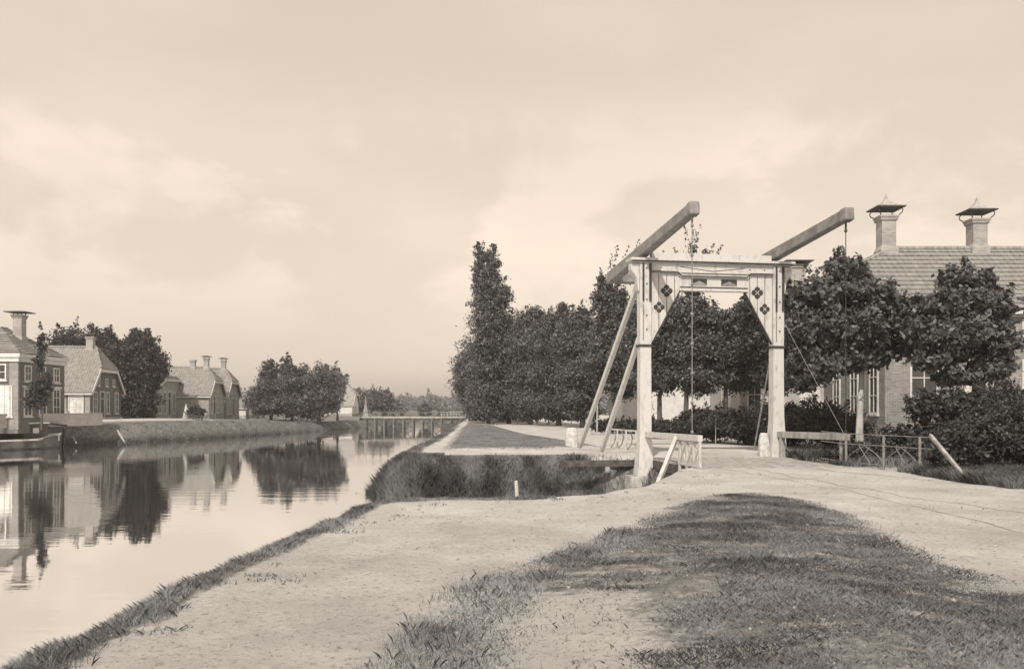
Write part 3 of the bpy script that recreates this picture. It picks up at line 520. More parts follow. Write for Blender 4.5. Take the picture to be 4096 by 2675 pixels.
tree('chestnut_tree', (PX(3900, Yt), Yt, 0), [LB(3860, 1120, 85, 60, Yt, 1.0), LB(3780, 1220, 110, 80, Yt, 1.2), LB(3920, 1230, 110, 90, Yt, 1.3), LB(3830, 1360, 130, 110, Yt, 1.5), LB(3960, 1380, 90, 130, Yt, 1.3), LB(3740, 1350, 80, 90, Yt, 1.1), LB(3990, 1250, 50, 70, Yt, .8), LB(3880, 1490, 110, 60, Yt, 1.2), LB(3690, 1240, 50, 45, Yt, .8), LB(3720, 1450, 75, 45, Yt, .8), LB(3670, 1310, 55, 80, Yt, .8), LB(3790, 1520, 50, 35, Yt, .7), LB(3800, 1130, 60, 45, Yt, .7), LB(3930, 1130, 45, 35, Yt, .6), LB(3990, 1480, 60, 60, Yt, .8)], 34000, .20,
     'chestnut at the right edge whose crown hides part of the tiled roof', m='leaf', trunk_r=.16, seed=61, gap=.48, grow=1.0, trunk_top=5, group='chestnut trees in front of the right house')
# shrubs and hedges
def shrub(name, lobes, Y, n, size, label, cat, seed, m='leafdark', group=None, base=None, gap=.25):
    px = lobes[0][0]; return tree(name, base or (PX(px, Y), Y, 0), [LB(*l[:4], Y, l[4] if len(l) > 4 else None) for l in lobes], n, size, label, cat, group, m, 0.03, seed, gap, 1.2, limbs=3, part='foliage')
shrub('round_shrub', [(2850, 1705, 75, 60, 1.0)], 39, 6000, .14, 'round clipped shrub in the garden seen through the middle of the portal', 'shrub', 70)
shrub('round_shrub', [(2955, 1710, 55, 50, .9), (3010, 1735, 60, 50, .9)], 37, 8000, .14, 'low spreading shrub right of the round clipped shrub', 'shrub', 71)
shrub('round_shrub', [(2770, 1700, 40, 50, .8)], 40, 4000, .14, 'small dark shrub behind the trunk in the portal centre', 'shrub', 72)
shrub('garden_hedge', [(3060, 1710, 80, 75, 1.0), (3140, 1720, 80, 80, 1.0)], 36, 14000, .13, 'dark hedge mass behind the right bridge post', 'hedge', 73)
shrub('garden_hedge', [(3240, 1690, 90, 70, .9), (3330, 1720, 90, 75, .9), (3410, 1740, 60, 60, .8)], 33.5, 16000, .13, 'dark hedge below the white framed window behind the timber handrail', 'hedge', 74)
shrub('garden_hedge', [(2690, 1712, 70, 26, .8), (2620, 1714, 60, 24, .8)], 44, 9000, .14, 'low dark hedge below the white wall left of the portal centre', 'hedge', 75)
shrub('garden_hedge', [(2560, 1708, 60, 22, .8), (2480, 1708, 60, 22, .8), (2410, 1706, 40, 22, .8)], 52, 9000, .16, 'low dark hedge far behind the left bridge post', 'hedge', 76)
Yt = 25.5
tree('overgrown_shrub', (PX(3760, Yt), Yt, 0), [LB(3690, 1640, 60, 75, Yt, .7), LB(3800, 1640, 80, 80, Yt, .8), LB(3900, 1630, 90, 80, Yt, 1.0), LB(4030, 1630, 100, 90, Yt, 1.0), LB(3820, 1760, 130, 90, Yt, 1.0), LB(3990, 1780, 150, 100, Yt, 1.2), LB(3700, 1790, 80, 60, Yt, .8), LB(3610, 1760, 70, 60, Yt, .7), LB(4130, 1660, 60, 100, Yt, 1.0)], 36000, .12,
     'tall overgrown dark shrub behind the iron railing at the right edge', 'shrub', m='leafdark', trunk_r=.08, seed=77, gap=.34, grow=1.05, part='foliage', trunk_top=2)
Yt = 21
tree('overgrown_shrub', (PX(3980, Yt), Yt, 0), [LB(3900, 1790, 120, 110, Yt, .9), LB(4040, 1760, 130, 150, Yt, 1.0), LB(4180, 1780, 130, 150, Yt, 1.0), LB(3790, 1840, 80, 60, Yt, .6), LB(4100, 1860, 150, 60, Yt, .9)], 34000, .10,
     'low dark shrub beside the sandy road at the foot of the slanting pole', 'shrub', m='leafdark', trunk_r=.06, seed=78, gap=.2, part='foliage', trunk_top=1)
Yt = 24
tree('overgrown_shrub', (PX(3480, Yt), Yt+1.5, -.6), [LB(3420, 1830, 90, 55, Yt+1.5, .5), LB(3560, 1835, 110, 60, Yt+1.5, .6), LB(3690, 1850, 110, 60, Yt+1.0, .6)], 20000, .09,
     'dark low undergrowth filling the ditch behind the iron railing', 'shrub', m='leafdark', trunk_r=.04, seed=79, gap=.2, part='foliage', trunk_top=.6)

# ------------------------------------------------------------------ houses
FACES = {'F': lambda a, W: (Vector((a, 0, 0)), Vector((1, 0, 0)), Vector((0, -1, 0))), 'S0': lambda a, W: (Vector((0, a, 0)), Vector((0, 1, 0)), Vector((-1, 0, 0))), 'S1': lambda a, W: (Vector((W, a, 0)), Vector((0, 1, 0)), Vector((1, 0, 0)))}
def opening(root, W, face, a, z, w, h, kind='window', pane='glass', rows=3, cols=2):
    o, u, n = FACES[face](a, W); fr_ = MB(); fw = .09
    def bx(mb, u0, u1, z0, z1, d0, d1):
        pts = []
        for dd in (d0, d1):
            for uu, zz in ((u0, z0), (u1, z0), (u1, z1), (u0, z1)): pts.append(o+u*uu+n*dd+Vector((0, 0, zz)))
        mb.add(pts, [(0, 1, 2, 3), (7, 6, 5, 4), (0, 4, 5, 1), (1, 5, 6, 2), (2, 6, 7, 3), (3, 7, 4, 0)])
    x0, x1 = -w/2, w/2
    bx(fr_, x0, x0+fw, z, z+h, -.02, .06); bx(fr_, x1-fw, x1, z, z+h, -.02, .06); bx(fr_, x0+fw, x1-fw, z+h-fw, z+h, -.02, .06); bx(fr_, x0+fw, x1-fw, z, z+fw, -.02, .06)
    if kind == 'window':
        for c in range(1, cols): bx(fr_, x0+w*c/cols-.022, x0+w*c/cols+.022, z+fw, z+h-fw, -.02, .05)
        for r_ in range(1, rows): bx(fr_, x0+fw, x1-fw, z+h*r_/rows-.022, z+h*r_/rows+.022, -.02, .047)
    else:
        bx(fr_, x0+fw, x1-fw, z+h*.74, z+h*.74+.07, -.02, .05)
    f = fr_.build(kind, M['trim'], root)
    pm = MB(); bx(pm, x0+fw*.5, x1-fw*.5, z+fw*.5, z+h-fw*.5, -.03, .02); pm.build('pane' if kind == 'window' else 'door_leaf', M[pane] if kind == 'window' else M['darkwood'], f)
    if kind == 'window':
        sl = MB(); bx(sl, x0-.08, x1+.08, z-.09, z-.003, -.02, .12); sl.build('sill', M['stone'], f)
    return f
def chimney(root, x, y, z0, z1, w, cap='flat', m='brick', plate=1.9):
    c = MB(); c.square_lathe(x, y, [(w*.62, z0), (w*.62, z0+.35), (w*.5, z0+.55), (w*.5, z1-.28), (w*.6, z1-.22), (w*.6, z1-.12), (w*.66, z1-.1), (w*.66, z1)]); ch = c.build('chimney', M[m], root)
    if cap == 'flat':
        k = MB(); k.square_lathe(x, y, [(w*plate*.5, z1+.16), (w*plate*.5, z1+.22), (w*.2, z1+.30)])
        for a in (-1, 1):
            for b in (-1, 1): k.bar((x+a*w*.45, y+b*w*.45, z1-.02), (x+a*w*.45, y+b*w*.45, z1+.18), .05, .05)
        k.build('chimney_cap', M['slate'], ch)
    elif cap == 'bell':
        k = MB(); q = w*.98; k.square_lathe(x, y, [(q, z1+.34), (q*1.02, z1+.40)]); k.build('chimney_cap', M['slate'], ch)
        b_ = MB(); b_.square_lathe(x, y, [(q*1.0, z1+.403), (q*.72, z1+.47), (q*.48, z1+.56), (q*.26, z1+.70), (q*.10, z1+.84), (.015, z1+1.08)]); b_.build('cap_roof', M['lead'], ch)
        for a in (-1, 1):
            for b in (-1, 1): i_ = MB(); i_.tube([(x+a*w*.58, y+b*w*.58, z1-.03), (x+a*w*.78, y+b*w*.78, z1+.1), (x+a*w*.82, y+b*w*.82, z1+.22), (x+a*w*.7, y+b*w*.7, z1+.35)], .025, 6); i_.build('cap_bracket', M['iron'], ch)
    return ch
def house(name, label, loc, rz, W, Lh, he, hr, hh=None, hy=2.0, wall='brick', tile='tiles', tile_h='tilesx', courses=18, openings=(), chims=(), ov=.28, group=None, base_h=.5, lift=.10):
    root = empty(name, loc, rz, label, 'house', group); hh = hh or hr; mx_ = W/2; xr = lambda z: mx_*(z-he)/(hr-he)
    poly = [(0, -.4), (W, -.4), (W, he), (W-xr(hh-.05), hh-.05), (xr(hh-.05), hh-.05), (0, he)]
    wl = MB(); wl.prism(poly, 'y', 0, Lh); wl.build('wall', M[wall], root)
    pl = MB(); pl.box(-.03, W+.03, -.03, Lh+.03, -.4, base_h); pl.build('plinth', M['concrete'], root)
    rf = MB()
    def yf(z): return -ov if z <= hh else -ov+(hy+ov)*(z-hh)/max(hr-hh, 1e-3)
    e0 = ov*.8
    for sgn in (0, 1):
        for i in range(courses):
            t0, t1 = i/courses, (i+1.25)/courses; t1 = min(t1, 1)
            def pt(t_, lift):
                x = -e0+(mx_+e0)*t_; z = he-.12*0-(hr-he)/mx_*e0+((hr-he)+(hr-he)/mx_*e0)*t_; yy = yf(z)
                if sgn: x = W-x
                return x, yy, z+lift
            a = pt(t0, lift); b = pt(t1, .045)
            rf.add([(a[0], a[1], a[2]), (a[0], Lh+ov, a[2]), (b[0], Lh+ov, b[2]), (b[0], b[1], b[2]), (a[0], a[1], a[2]-.07), (a[0], Lh+ov, a[2]-.07)], [(0, 1, 2, 3), (4, 5, 1, 0), (4, 0, 3), (5, 2, 1)])
    rd = MB(); rd.tube([(mx_, yf(hr), hr+.07), (mx_, Lh+ov, hr+.07)], .12, 8)
    rf.v += [] ; ro = rf.build('roof', M[tile], root); rd.build('ridge', M[tile], ro)
    if hh < hr:
        hp = MB(); nc = max(3, int(courses*(hr-hh)/(hr-he)*1.2))
        for i in range(nc):
            z0_, z1_ = hh+(hr-hh)*i/nc, min(hr, hh+(hr-hh)*(i+1.25)/nc); x0_, x1_ = xr(z0_)-.05, xr(z1_)
            hp.add([(x0_, yf(z0_+1e-4), z0_+.12), (W-x0_, yf(z0_+1e-4), z0_+.12), (W-x1_, yf(z1_), z1_+.06), (x1_, yf(z1_), z1_+.06), (x0_, yf(z0_+1e-4), z0_+.04), (W-x0_, yf(z0_+1e-4), z0_+.04)], [(0, 1, 2, 3), (4, 5, 1, 0)])
        hp.build('hip_end', M[tile_h], root)
        hr_ = MB()
        for s_ in (0, 1):
            q = lambda x: W-x if s_ else x
            hr_.tube([(q(xr(hh)), yf(hh+1e-4), hh+.13), (q(mx_), yf(hr), hr+.1)], .09, 7)
        hr_.build('hip_ridge', M[tile], root)
    tr = MB()      # bargeboards and gutters
    zt = hh-.02
    for s_ in (0, 1):
        q = lambda x: W-x if s_ else x
        tr.bar((q(-e0), -ov-.03, he-(hr-he)/mx_*e0-.02), (q(xr(zt)), -ov-.03, zt-.02), .06, .26)
        tr.box(min(q(-e0-.05), q(-e0+.1)), max(q(-e0-.05), q(-e0+.1)), -ov, Lh+ov, he-(hr-he)/mx_*e0-.18, he-(hr-he)/mx_*e0-.03)
    if hh < hr: tr.box(xr(zt)-.1, W-xr(zt)+.1, -ov-.07, -ov+.02, zt-.26, zt+.02)
    tr.build('bargeboard', M['trim'], root)
    for op in openings: opening(root, W, *op)
    for c in chims: chimney(root, *c)
    return root

# left bank, from left to right
hz_ = .22
h1 = empty('brick_house', (-33.3, 57.5, hz_), R(91), 'tall two storey brick house cut by the left edge, with white framed windows', 'house', 'houses on the left bank')
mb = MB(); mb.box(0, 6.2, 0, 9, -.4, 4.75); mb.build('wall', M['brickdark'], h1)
mb = MB(); mb.box(-.25, 6.45, -.25, 9.2, 4.753, 5.0); mb.box(-.12, 6.32, -.12, 9.1, 4.45, 4.75); mb.build('cornice', M['trim'], h1)
mb = MB()
for i in range(12):
    a0, a1 = i/12, min(1, (i+1.2)/12); f = lambda t_, l: [(-.3+3.0*t_, -.3+3.0*t_, 5.0+2.0*t_+l), (6.5-3.0*t_, -.3+3.0*t_, 5.0+2.0*t_+l), (6.5-3.0*t_, 9.3-3*t_, 5+2.0*t_+l), (-.3+3*t_, 9.3-3*t_, 5+2.0*t_+l)]
    A, B = f(a0, .08), f(a1, .02); mb.add(A+B, [(0, 1, 5, 4), (1, 2, 6, 5), (2, 3, 7, 6), (3, 0, 4, 7)])
mb.box(2.6, 3.5, 2.6, 6.4, 6.8, 7.05); mb.build('roof', M['tiles'], h1)
chimney(h1, 3.1, 1.6, 5.9, 7.9, .62, 'flat', plate=2.4); chimney(h1, 3.1, 5.5, 6.3, 8.0, .62, 'flat', plate=2.4)
for a in (1.2, 3.1, 5.0):
    opening(h1, 6.2, 'F', a, .75, 1.0, 1.95, 'window', 'glass', 3, 2); opening(h1, 6.2, 'F', a, 3.15, .85, 1.1, 'window', 'glass', 2, 2)
mb = MB()
for a in (1.2, 3.1, 5.0): mb.box(a-.65, a+.65, -.09, -.003, 2.72, 2.86)
mb.build('lintel', M['trim'], h1)
for a in (.9, 2.6, 4.3): opening(h1, 6.2, 'S0', a, .75, 1.1, 2.1, 'window', 'curtain', 3, 2)
for a in (1.2, 3.6): opening(h1, 6.2, 'S0', a, 3.2, .9, 1.1, 'window', 'glass', 2, 2)
mb = MB(); mb.box(-.02, -.003, -.01, .55, -.1, 4.4); mb.box(-.02, .12, -.035, -.003, -.1, 4.4); mb.build('corner_pilaster', M['brickvilla'], h1)

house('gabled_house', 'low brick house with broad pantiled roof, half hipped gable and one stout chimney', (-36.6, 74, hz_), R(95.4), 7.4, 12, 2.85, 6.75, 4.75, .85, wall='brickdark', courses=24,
      openings=[('F', 1.1, .75, .85, 2.0, 'window', 'glass', 3, 2), ('F', 2.7, .05, 1.0, 2.75, 'door'), ('F', 4.0, .75, .85, 2.0, 'window', 'glass', 3, 2), ('F', 6.2, .75, .85, 2.0, 'window', 'glass', 3, 2),
                ('F', 1.9, 3.25, .55, .85, 'window', 'glass', 2, 1), ('F', 3.8, 3.25, .55, .7, 'window', 'glass', 2, 1), ('F', 5.5, 3.25, .55, .7, 'window', 'glass', 2, 1),
                ('S0', 1.15, .75, 1.3, 2.0, 'window', 'curtain', 3, 2)], chims=[(3.7, 1.35, 6.2, 7.75, .60, 'flat')], group='houses on the left bank')
mb = MB(); mb.box(-.035, -.003, 0, 3.2, -.1, 2.7)
h2 = bpy.data.objects['gabled_house']; 
pw_ = MB(); pw_.box(-.03, -.003, .0, .42, -.1, 2.7); pw_.build('sunlit_side_panel', M['brick'], h2); pw_ = MB(); pw_.box(-.03, -.003, 1.95, 2.6, -.1, 2.7); pw_.build('sunlit_side_panel', M['brick'], h2)  # paler brick panels put sunlight on the side wall into the colour
house('small_brick_house', 'small brick house with tall narrow windows half hidden by the large dark tree', (-36.7, 88, .3), R(90), 7.6, 7, 3.45, 4.9, 4.3, 1.2, wall='brick', openings=[('F', a, .6, .7, 2.3, 'window', 'glass', 3, 2) for a in (.8, 2.1, 4.6, 5.8)]+[('F', 3.35, .05, .8, 2.9, 'door')], chims=[], group='houses on the left bank', courses=10)
hs = [o for o in bpy.data.objects if o.name.startswith('small_brick_house')][0]
mb = MB(); mb.square_lathe(3.2, .35, [(.27, 3.6), (.27, 5.0), (.33, 5.03), (.33, 5.15), (.16, 5.8), (.05, 6.4), (.03, 6.8)]); mb.build('gable_turret', M['brick'], hs)
house('long_roofed_house', 'longer brick house with a plain tiled roof and three chimneys on the left bank', (PX(835, 93.5), 93.5, .3), R(95), 6.6, 13, 2.7, 5.7, 4.2, .9, wall='brick', courses=16,
      openings=[('F', .9, .6, .75, 1.95, 'window', 'glass', 3, 2), ('F', 2.3, .05, .9, 2.5, 'door'), ('F', 3.7, .6, .75, 1.95, 'window', 'glass', 3, 2), ('F', 5.5, .6, .75, 1.95, 'window', 'glass', 3, 2), ('F', 2.2, 3.1, .5, .7, 'window', 'glass', 2, 1), ('F', 3.9, 3.1, .5, .7, 'window', 'glass', 2, 1)],
      chims=[(3.3, 1.1, 5.3, 6.8, .5, 'flat'), (3.3, 2.6, 5.3, 6.6, .52, 'none')], group='houses on the left bank')
house('stepped_house', 'brick house adjoining the long roofed one, nearest to the low white cottage', (PX(905, 101), 101, .1), R(95), 6.6, 9, 2.9, 6.1, 4.5, .9, wall='brick', courses=16,
      openings=[('F', .9, .6, .75, 1.95, 'window', 'glass', 3, 2), ('F', 2.2, .6, .75, 1.95, 'window', 'glass', 3, 2), ('F', 3.6, .05, .9, 2.5, 'door'), ('F', 5.4, .6, .75, 1.95, 'window', 'glass', 3, 2), ('F', 2.5, 3.1, .5, .7, 'window', 'glass', 2, 1), ('F', 4.2, 3.1, .5, .7, 'window', 'glass', 2, 1)],
      chims=[(3.3, 1.1, 5.7, 7.2, .5, 'flat')], group='houses on the left bank')
house('low_cottage', 'low white walled cottage with a grey roof between the brick houses and the canal clump', (PX(1000, 122), 120, -.1), R(92), 6, 9, 1.7, 3.4, wall='plaster', courses=8, openings=[('S0', 1.5, .5, .6, .9, 'window', 'glass', 2, 2)], group='houses on the left bank')
house('far_white_house', 'pale distant house with a big grey roof right of the canal clump', (PX(1408, 150), 150, -.1), R(92), 8, 10, 2.2, 5.6, 4.0, 1.5, wall='plaster', tile='tilesr', courses=8,
      openings=[('S0', 3.0, .5, .8, 1.2, 'window', 'glass', 2, 2), ('F', 2, .5, .8, 1.4, 'window', 'glass', 2, 2), ('F', 4, .5, .8, 1.4, 'window', 'glass', 2, 2)], chims=[(4, 2, 5.2, 6.4, .7, 'none')], group='houses on the left bank')
# garden wall before the first house
mb = MB(); mb.bar((-34.6, 55.5, .65), (-32.0, 66.5, .65), .22, .9); mb.bar((-34.6, 55.5, 1.12), (-32.0, 66.5, 1.12), .3, .06); 
tag(mb.build('garden_wall', M['brickpale']), 'pale low garden wall in front of the tall house at the left edge', 'wall')
mb = MB(); mb.bar((PX(262, 71), 71.2, .55), (PX(350, 71), 71.2, .55), .2, .95); mb.box(PX(262, 71)-.13, PX(262, 71)+.13, 71.05, 71.35, .1, 1.25); mb.box(PX(350, 71)-.13, PX(350, 71)+.13, 71.05, 71.35, .1, 1.3)
tag(mb.build('garden_wall', M['brickpale']), 'short brick garden wall with pale end posts below the curtained window', 'wall')

# right bank houses
hr_ = house('tiled_villa', 'large brick villa with a banded grey tiled roof and two capped chimneys at the right', (16.3, 44.6, 0), R(-90), 7.3, 16, 6.1, 9.15, 8.0, 1.9, wall='brickvilla', tile='tilesry', tile_h='tilesr', courses=14, ov=.4, lift=.17,
      openings=[('F', 6.2, 1.3, .95, 2.5, 'window', 'glass', 3, 2), ('F', 4.0, 1.3, .95, 2.5, 'window', 'glass', 3, 2), ('F', 1.8, 1.3, .95, 2.5, 'window', 'glass', 3, 2)] +
               [('S1', a, 1.3, 1.25, 2.4, 'window', 'curtain' if k % 2 else 'glass', 3, 2) for k, a in enumerate((1.7, 4.1, 6.6, 9.0, 11.5))] + [('S1', a, 4.35, 1.25, 1.1, 'window', 'curtain', 1, 2) for a in (1.7, 4.1, 6.6, 9.0)],
      chims=[(3.65, 1.65, 8.75, 10.75, .68, 'bell'), (3.65, 6.0, 8.85, 10.6, .68, 'bell')], group='houses on the right bank', base_h=.8)
wh = house('white_house', 'low white walled house glimpsed under the lime trees through the portal', (PX(2480, 62), 69, 0), R(-90), 8, 12, 4.4, 7.2, wall='plaster', courses=12, group='houses on the right bank',
      openings=[('S1', a, 1.0, .9, 1.8, 'window', 'glass', 3, 2) for a in (1.6,)])
bh = house('brick_cottage', 'brick house behind the right bridge post with a flat capped chimney and white framed window', (PX(2962, 52), 60, 0), R(-90), 8, 10.5, 4.6, 7.4, 6.4, 1.4, wall='brickpale', courses=12, group='houses on the right bank',
      openings=[('S1', .85, .9, .9, 2.2, 'window', 'glass', 3, 2), ('S1', 4.2, 1.1, 1.3, 2.2, 'window', 'curtain', 2, 2), ('S1', 7.2, .9, 1.1, 2.2, 'window', 'glass', 2, 2), ('F', 4, .9, 1.0, 2.0, 'window', 'glass', 3, 2)], chims=[(4.0, 4.7, 7.0, 10.9, .95, 'flat')])

# ------------------------------------------------------------------ the drawbridge
def bz(py): return CH+(H0-py)/125.0
br = empty('drawbridge', (4.23, 27.3, 0), R(9.0), 'white timber drawbridge portal with two balance beams and quatrefoil brackets over the side cut', 'drawbridge')
SP = 4.5
def blx(px): return (px-2577)/(3108-2577)*SP
for k, x in enumerate((0, SP)):
    s = 1 if k == 0 else -1
    m = MB(); bot = -.62 if k == 0 else -.1
    m.square_lathe(x, 0, [(.30, bot), (.235, bot+.55), (.19, bot+1.4), (.18, 3.3), (.195, 6.22)])
    po = m.build('post', M['white'], br, bevel=.015)
    ir = MB(); ir.square_lathe(x, 0, [(.215, 3.55), (.215, 3.62)]); ir.build('iron_collar', M['iron'], po)
    ir = MB(); ir.box(x-.12, x-.07, -.235, -.198, 5.0 if k == 0 else 4.75, 6.2); ir.box(x+.10, x+.17, -.235, -.198, 5.0 if k == 0 else 4.75, 6.2); ir.build('iron_strap', M['iron'], po)
    gv = MB(); gv.box(x-.10, x-.085, -.203, -.194, 3.75, 4.9); gv.build('groove', M['iron'], po)
    cs = MB(); xo = x-s*.2; cs.prism([(xo, 6.2), (xo-s*.28, 6.2), (xo-s*.28, 6.0), (xo-s*.10, 5.75), (xo-s*.04, 5.35), (xo, 5.3)], 'y', -.15, .15); cs.build('console', M['white'], br, bevel=.01)
# header
m = MB(); m.box(-.52, SP+.52, -.30, .30, 6.28, 6.36); m.box(-.46, SP+.46, -.26, .26, 6.22, 6.277); cap = m.build('header_cap', M['white'], br, bevel=.01)
m = MB(); m.box(-.48, SP+.48, -.275, -.262, 6.235, 6.27); m.build('moulding_line', M['iron'], cap)
m = MB(); m.box(.22, SP-.22, -.12, .12, 6.363, 6.56); m.build('walkway_beam', M['white'], br, bevel=.01)
m = MB(); m.box(.203, SP-.203, -.16, .12, 5.94, 6.217); fa = m.build('fascia', M['white'], br)
m = MB(); cxm = SP/2
m.bar((cxm-1.1, -.163, 6.12), (cxm+.02, -.163, 5.99), .008, .018); m.bar((cxm-.02, -.163, 5.99), (cxm+1.1, -.163, 6.12), .008, .018); m.build('chevron_line', M['iron'], fa)
xa, xb = blx(2712), blx(2982)
m = MB(); m.box(xa, xb, -.20, .1, 5.80, 5.937); m.box(.203, xa-.05, -.19, .1, 5.92, 5.975); m.box(xb+.05, SP-.203, -.19, .1, 5.92, 5.975); mo = m.build('moulding', M['white'], br)
m = MB(); m.box(xa+.02, xb-.02, -.215, -.203, 5.895, 5.92); m.box(xa+.02, xb-.02, -.215, -.203, 5.815, 5.84); m.box(.215, xa-.1, -.205, -.193, 5.93, 5.965); m.box(xb+.1, SP-.215, -.205, -.193, 5.93, 5.965)
m.bar((xa-.1, -.2, 5.947), (xa+.03, -.2, 5.83), .012, .035); m.bar((xb+.1, -.2, 5.947), (xb-.03, -.2, 5.83), .012, .035); m.build('moulding_line', M['iron'], mo)
m = MB(); m.box(xa, xb, -.12, .05, 5.50, 5.797); m.box(xa-.02, xb+.02, -.15, .08, 5.36, 5.497); lr = m.build('frieze', M['white'], br)
m = MB(); m.box(xa, xb, -.163, -.153, 5.455, 5.49); m.build('moulding_line', M['iron'], lr)
for c0, c1 in ((blx(2757), blx(2820)), (blx(2877), blx(2940))):
    m = MB(); m.box(c0, c1, -.128, -.117, 5.54, 5.75); op = m.build('frieze_opening', M['iron'], lr)
    m = MB(); mc = (c0+c1)/2; m.prism([(c0, 5.54), (c1, 5.54), (c1-.06, 5.60), (mc+.07, 5.655), (mc, 5.69), (mc-.07, 5.655), (c0+.06, 5.60)], 'y', -.136, -.129)
    m.build('frieze_ornament', M['beam'], op)
# bracket panels with quatrefoils
for k in (0, 1):
    q = (lambda x: x) if k == 0 else (lambda x: SP-x)
    x_out = .203; x_in = xa-.01
    pts = [(q(x_out), 5.917), (q(x_in), 5.917 if False else 5.90), (q(x_in+.02), 5.36), (q(x_out+.02), 3.70), (q(x_out), 3.70)]
    m = MB(); m.prism(pts, 'y', -.10, -.03); pn = m.build('bracket_panel', M['white'], br)
    g = MB()
    for px, zb in ((2630, 4.05), (2661, 4.55), (2692, 5.05)):
        x = q(blx(px)); g.box(x-.008, x+.008, -.106, -.098, zb, 5.89)
    g.bar((q(x_in+.02), -.10, 5.35), (q(x_out+.02), -.10, 3.68), .10, .035); g.build('board_joint', M['iron'], pn)
    for px, zc, rr in ((2661, bz(1163), .092), (2631, bz(1229), .082)):
        x = q(blx(px)); d = MB()
        for a in range(4):
            ax, az = (rr*1.15*math.cos(a*math.pi/2), rr*1.15*math.sin(a*math.pi/2))
            d.prism([(x+ax+rr*math.cos(t_*math.pi/8), zc+az+rr*math.sin(t_*math.pi/8)) for t_ in range(16)], 'y', -.110-.001*a, -.099)
        qf = d.build('quatrefoil', M['iron'], pn)
        d = MB()
        for sg in (-1, 1): d.bar((x-rr*.7, -.116-.001*sg, zc-sg*rr*.7), (x+rr*.7, -.116-.001*sg, zc+sg*rr*.7), .006, rr*.22)
        d.build('quatrefoil_cross', M['white'], qf)
bo = MB()
for x in (0, SP):
    for z in (4.1, 4.55, 5.05, 5.55, 6.05): bo.prism([(x+.02+.022*math.cos(a*math.pi/4), z+.022*math.sin(a*math.pi/4)) for a in range(8)], 'y', -.225, -.19)
for x in (.5, 1.0, SP-1.0, SP-.5): bo.prism([(x+.02*math.cos(a*math.pi/4), 6.08+.02*math.sin(a*math.pi/4)) for a in range(8)], 'y', -.18, -.155)
bo.build('bolt', M['iron'], br)['kind'] = 'stuff'
# balance beams
for k, x in enumerate((0, SP)):
    m = MB(); A = (x, 3.9, 6.32); B = (x, -4.15, 6.98); m.bar(A, B, .33, .40, .27, .31); bb = m.build('balance_beam', M['beam'], br, bevel=.03)
    m = MB(); m.bar((x, -4.12, 6.975), (x, -4.42, 7.0), .30, .38, .28, .36); m.build('beam_head', M['beam'], bb, bevel=.04)
    c = MB(); c.tube([(x, -4.2, 6.8), (x, -4.2, 6.55)], .03, 8)
    z = 6.55
    while z > .75:
        c.tube([(x, -4.2, z), (x, -4.2, z-.8 if z-.8 > .75 else .7)], .014, 6); c.lathe(x, -4.2, [(.015, z-.05), (.045, z-.02), (.045, z+.02), (.015, z+.05)], 8); z -= .8
    c.tube([(x, -4.2, .72), (x, -4.2, -.02)], .014, 6)
    c.build('chain', M['iron'] if k else M['greyiron'], bb)
m = MB(); m.bar((.2, 3.7, 6.30), (SP-.2, 3.7, 6.30), .5, .34); m.build('counterweight', M['beam'], br, bevel=.03)
# back stays of the left post and iron tie rods of the right post
def loc_(wx, wy, wz=0):
    v = Matrix.Rotation(-R(9.0), 4, 'Z') @ Vector((wx-4.23, wy-27.3, 0)); return (v.x, v.y, wz)
m = MB(); m.bar((-.12, .15, bz(1120)), loc_(2.61, 32.8, .10), .13, .15); m.build('back_stay', M['white'], br)
m = MB(); m.bar((-.12, .15, bz(1352)), loc_(3.15, 30.8, -.2), .13, .15); m.build('back_stay', M['white'], br)
m = MB(); m.box(*[a for a in (loc_(3.15, 30.8)[0]-.28, loc_(3.15, 30.8)[0]+.28, loc_(3.15, 30.8)[1]-2.6, loc_(3.15, 30.8)[1]-2.1)], -1.6, -.45)
m.square_lathe(loc_(3.3, 28.6)[0], loc_(3.3, 28.6)[1], [(.26, -1.6), (.24, -.5), (.16, -.18)]); m.build('stay_footing', M['concrete'], br, bevel=.02)
m = MB(); m.tube([(SP-.1, .2, bz(1420)), loc_(8.28, 29.2, .15)], .03, 6); m.build('tie_rod', M['greyiron'], br)
m = MB(); m.tube([(SP+.2, -.2, bz(1290)), (SP+.02, -4.1, .85)], .008, 6); m.build('tie_rod', M['greyiron'], br)
m = MB(); m.bar((-.32, -.1, -.62), (-.32, -.1, -1.7), .5, .5); m.box(-.55, .45, -.45, .35, -1.8, -.55); m.build('pier', M['concrete'], br, bevel=.03)
# leaf and handrails
m = MB()
for i in range(26): m.box(.22, SP-.22, -4.55+i*.172, -4.55+i*.172+.166, -.055+rnd.uniform(-.004, .004), .012+rnd.uniform(-.004, .004))
m.build('deck', M['greywood'], br)
m = MB()
for x in (.3, 1.6, 2.9, SP-.3): m.box(x-.1, x+.1, -4.6, .3, -.34, -.06)
m.box(.1, SP-.1, -.1, .1, -.36, -.062); m.box(-2.6, .1, .55, .75, -.30, -.10); m.build('deck_girder', M['darkwood'], br)
m = MB(); m.bar((.02, -.2, .76), (.02, -4.75, .80), .14, .17); hl = m.build('handrail', M['white'], br, bevel=.01)
m = MB()
for y in (-3.2, -3.75, -4.25, -4.7): m.bar((.02, y, .72), (.02, y, -.28), .06, .09)
m.build('rail_upright', M['white'], br)
m = MB()
for y in (-3.2, -3.75, -4.25): m.bar((.03, y, .66), (.03, y-.48, -.0), .03, .07); m.bar((0.0, y, -.0), (.0, y-.48, .66), .03, .07)
m.bar((.02, -3.1, .05), (.02, -4.8, .05), .05, .06); m.build('rail_lattice', M['white'], br)
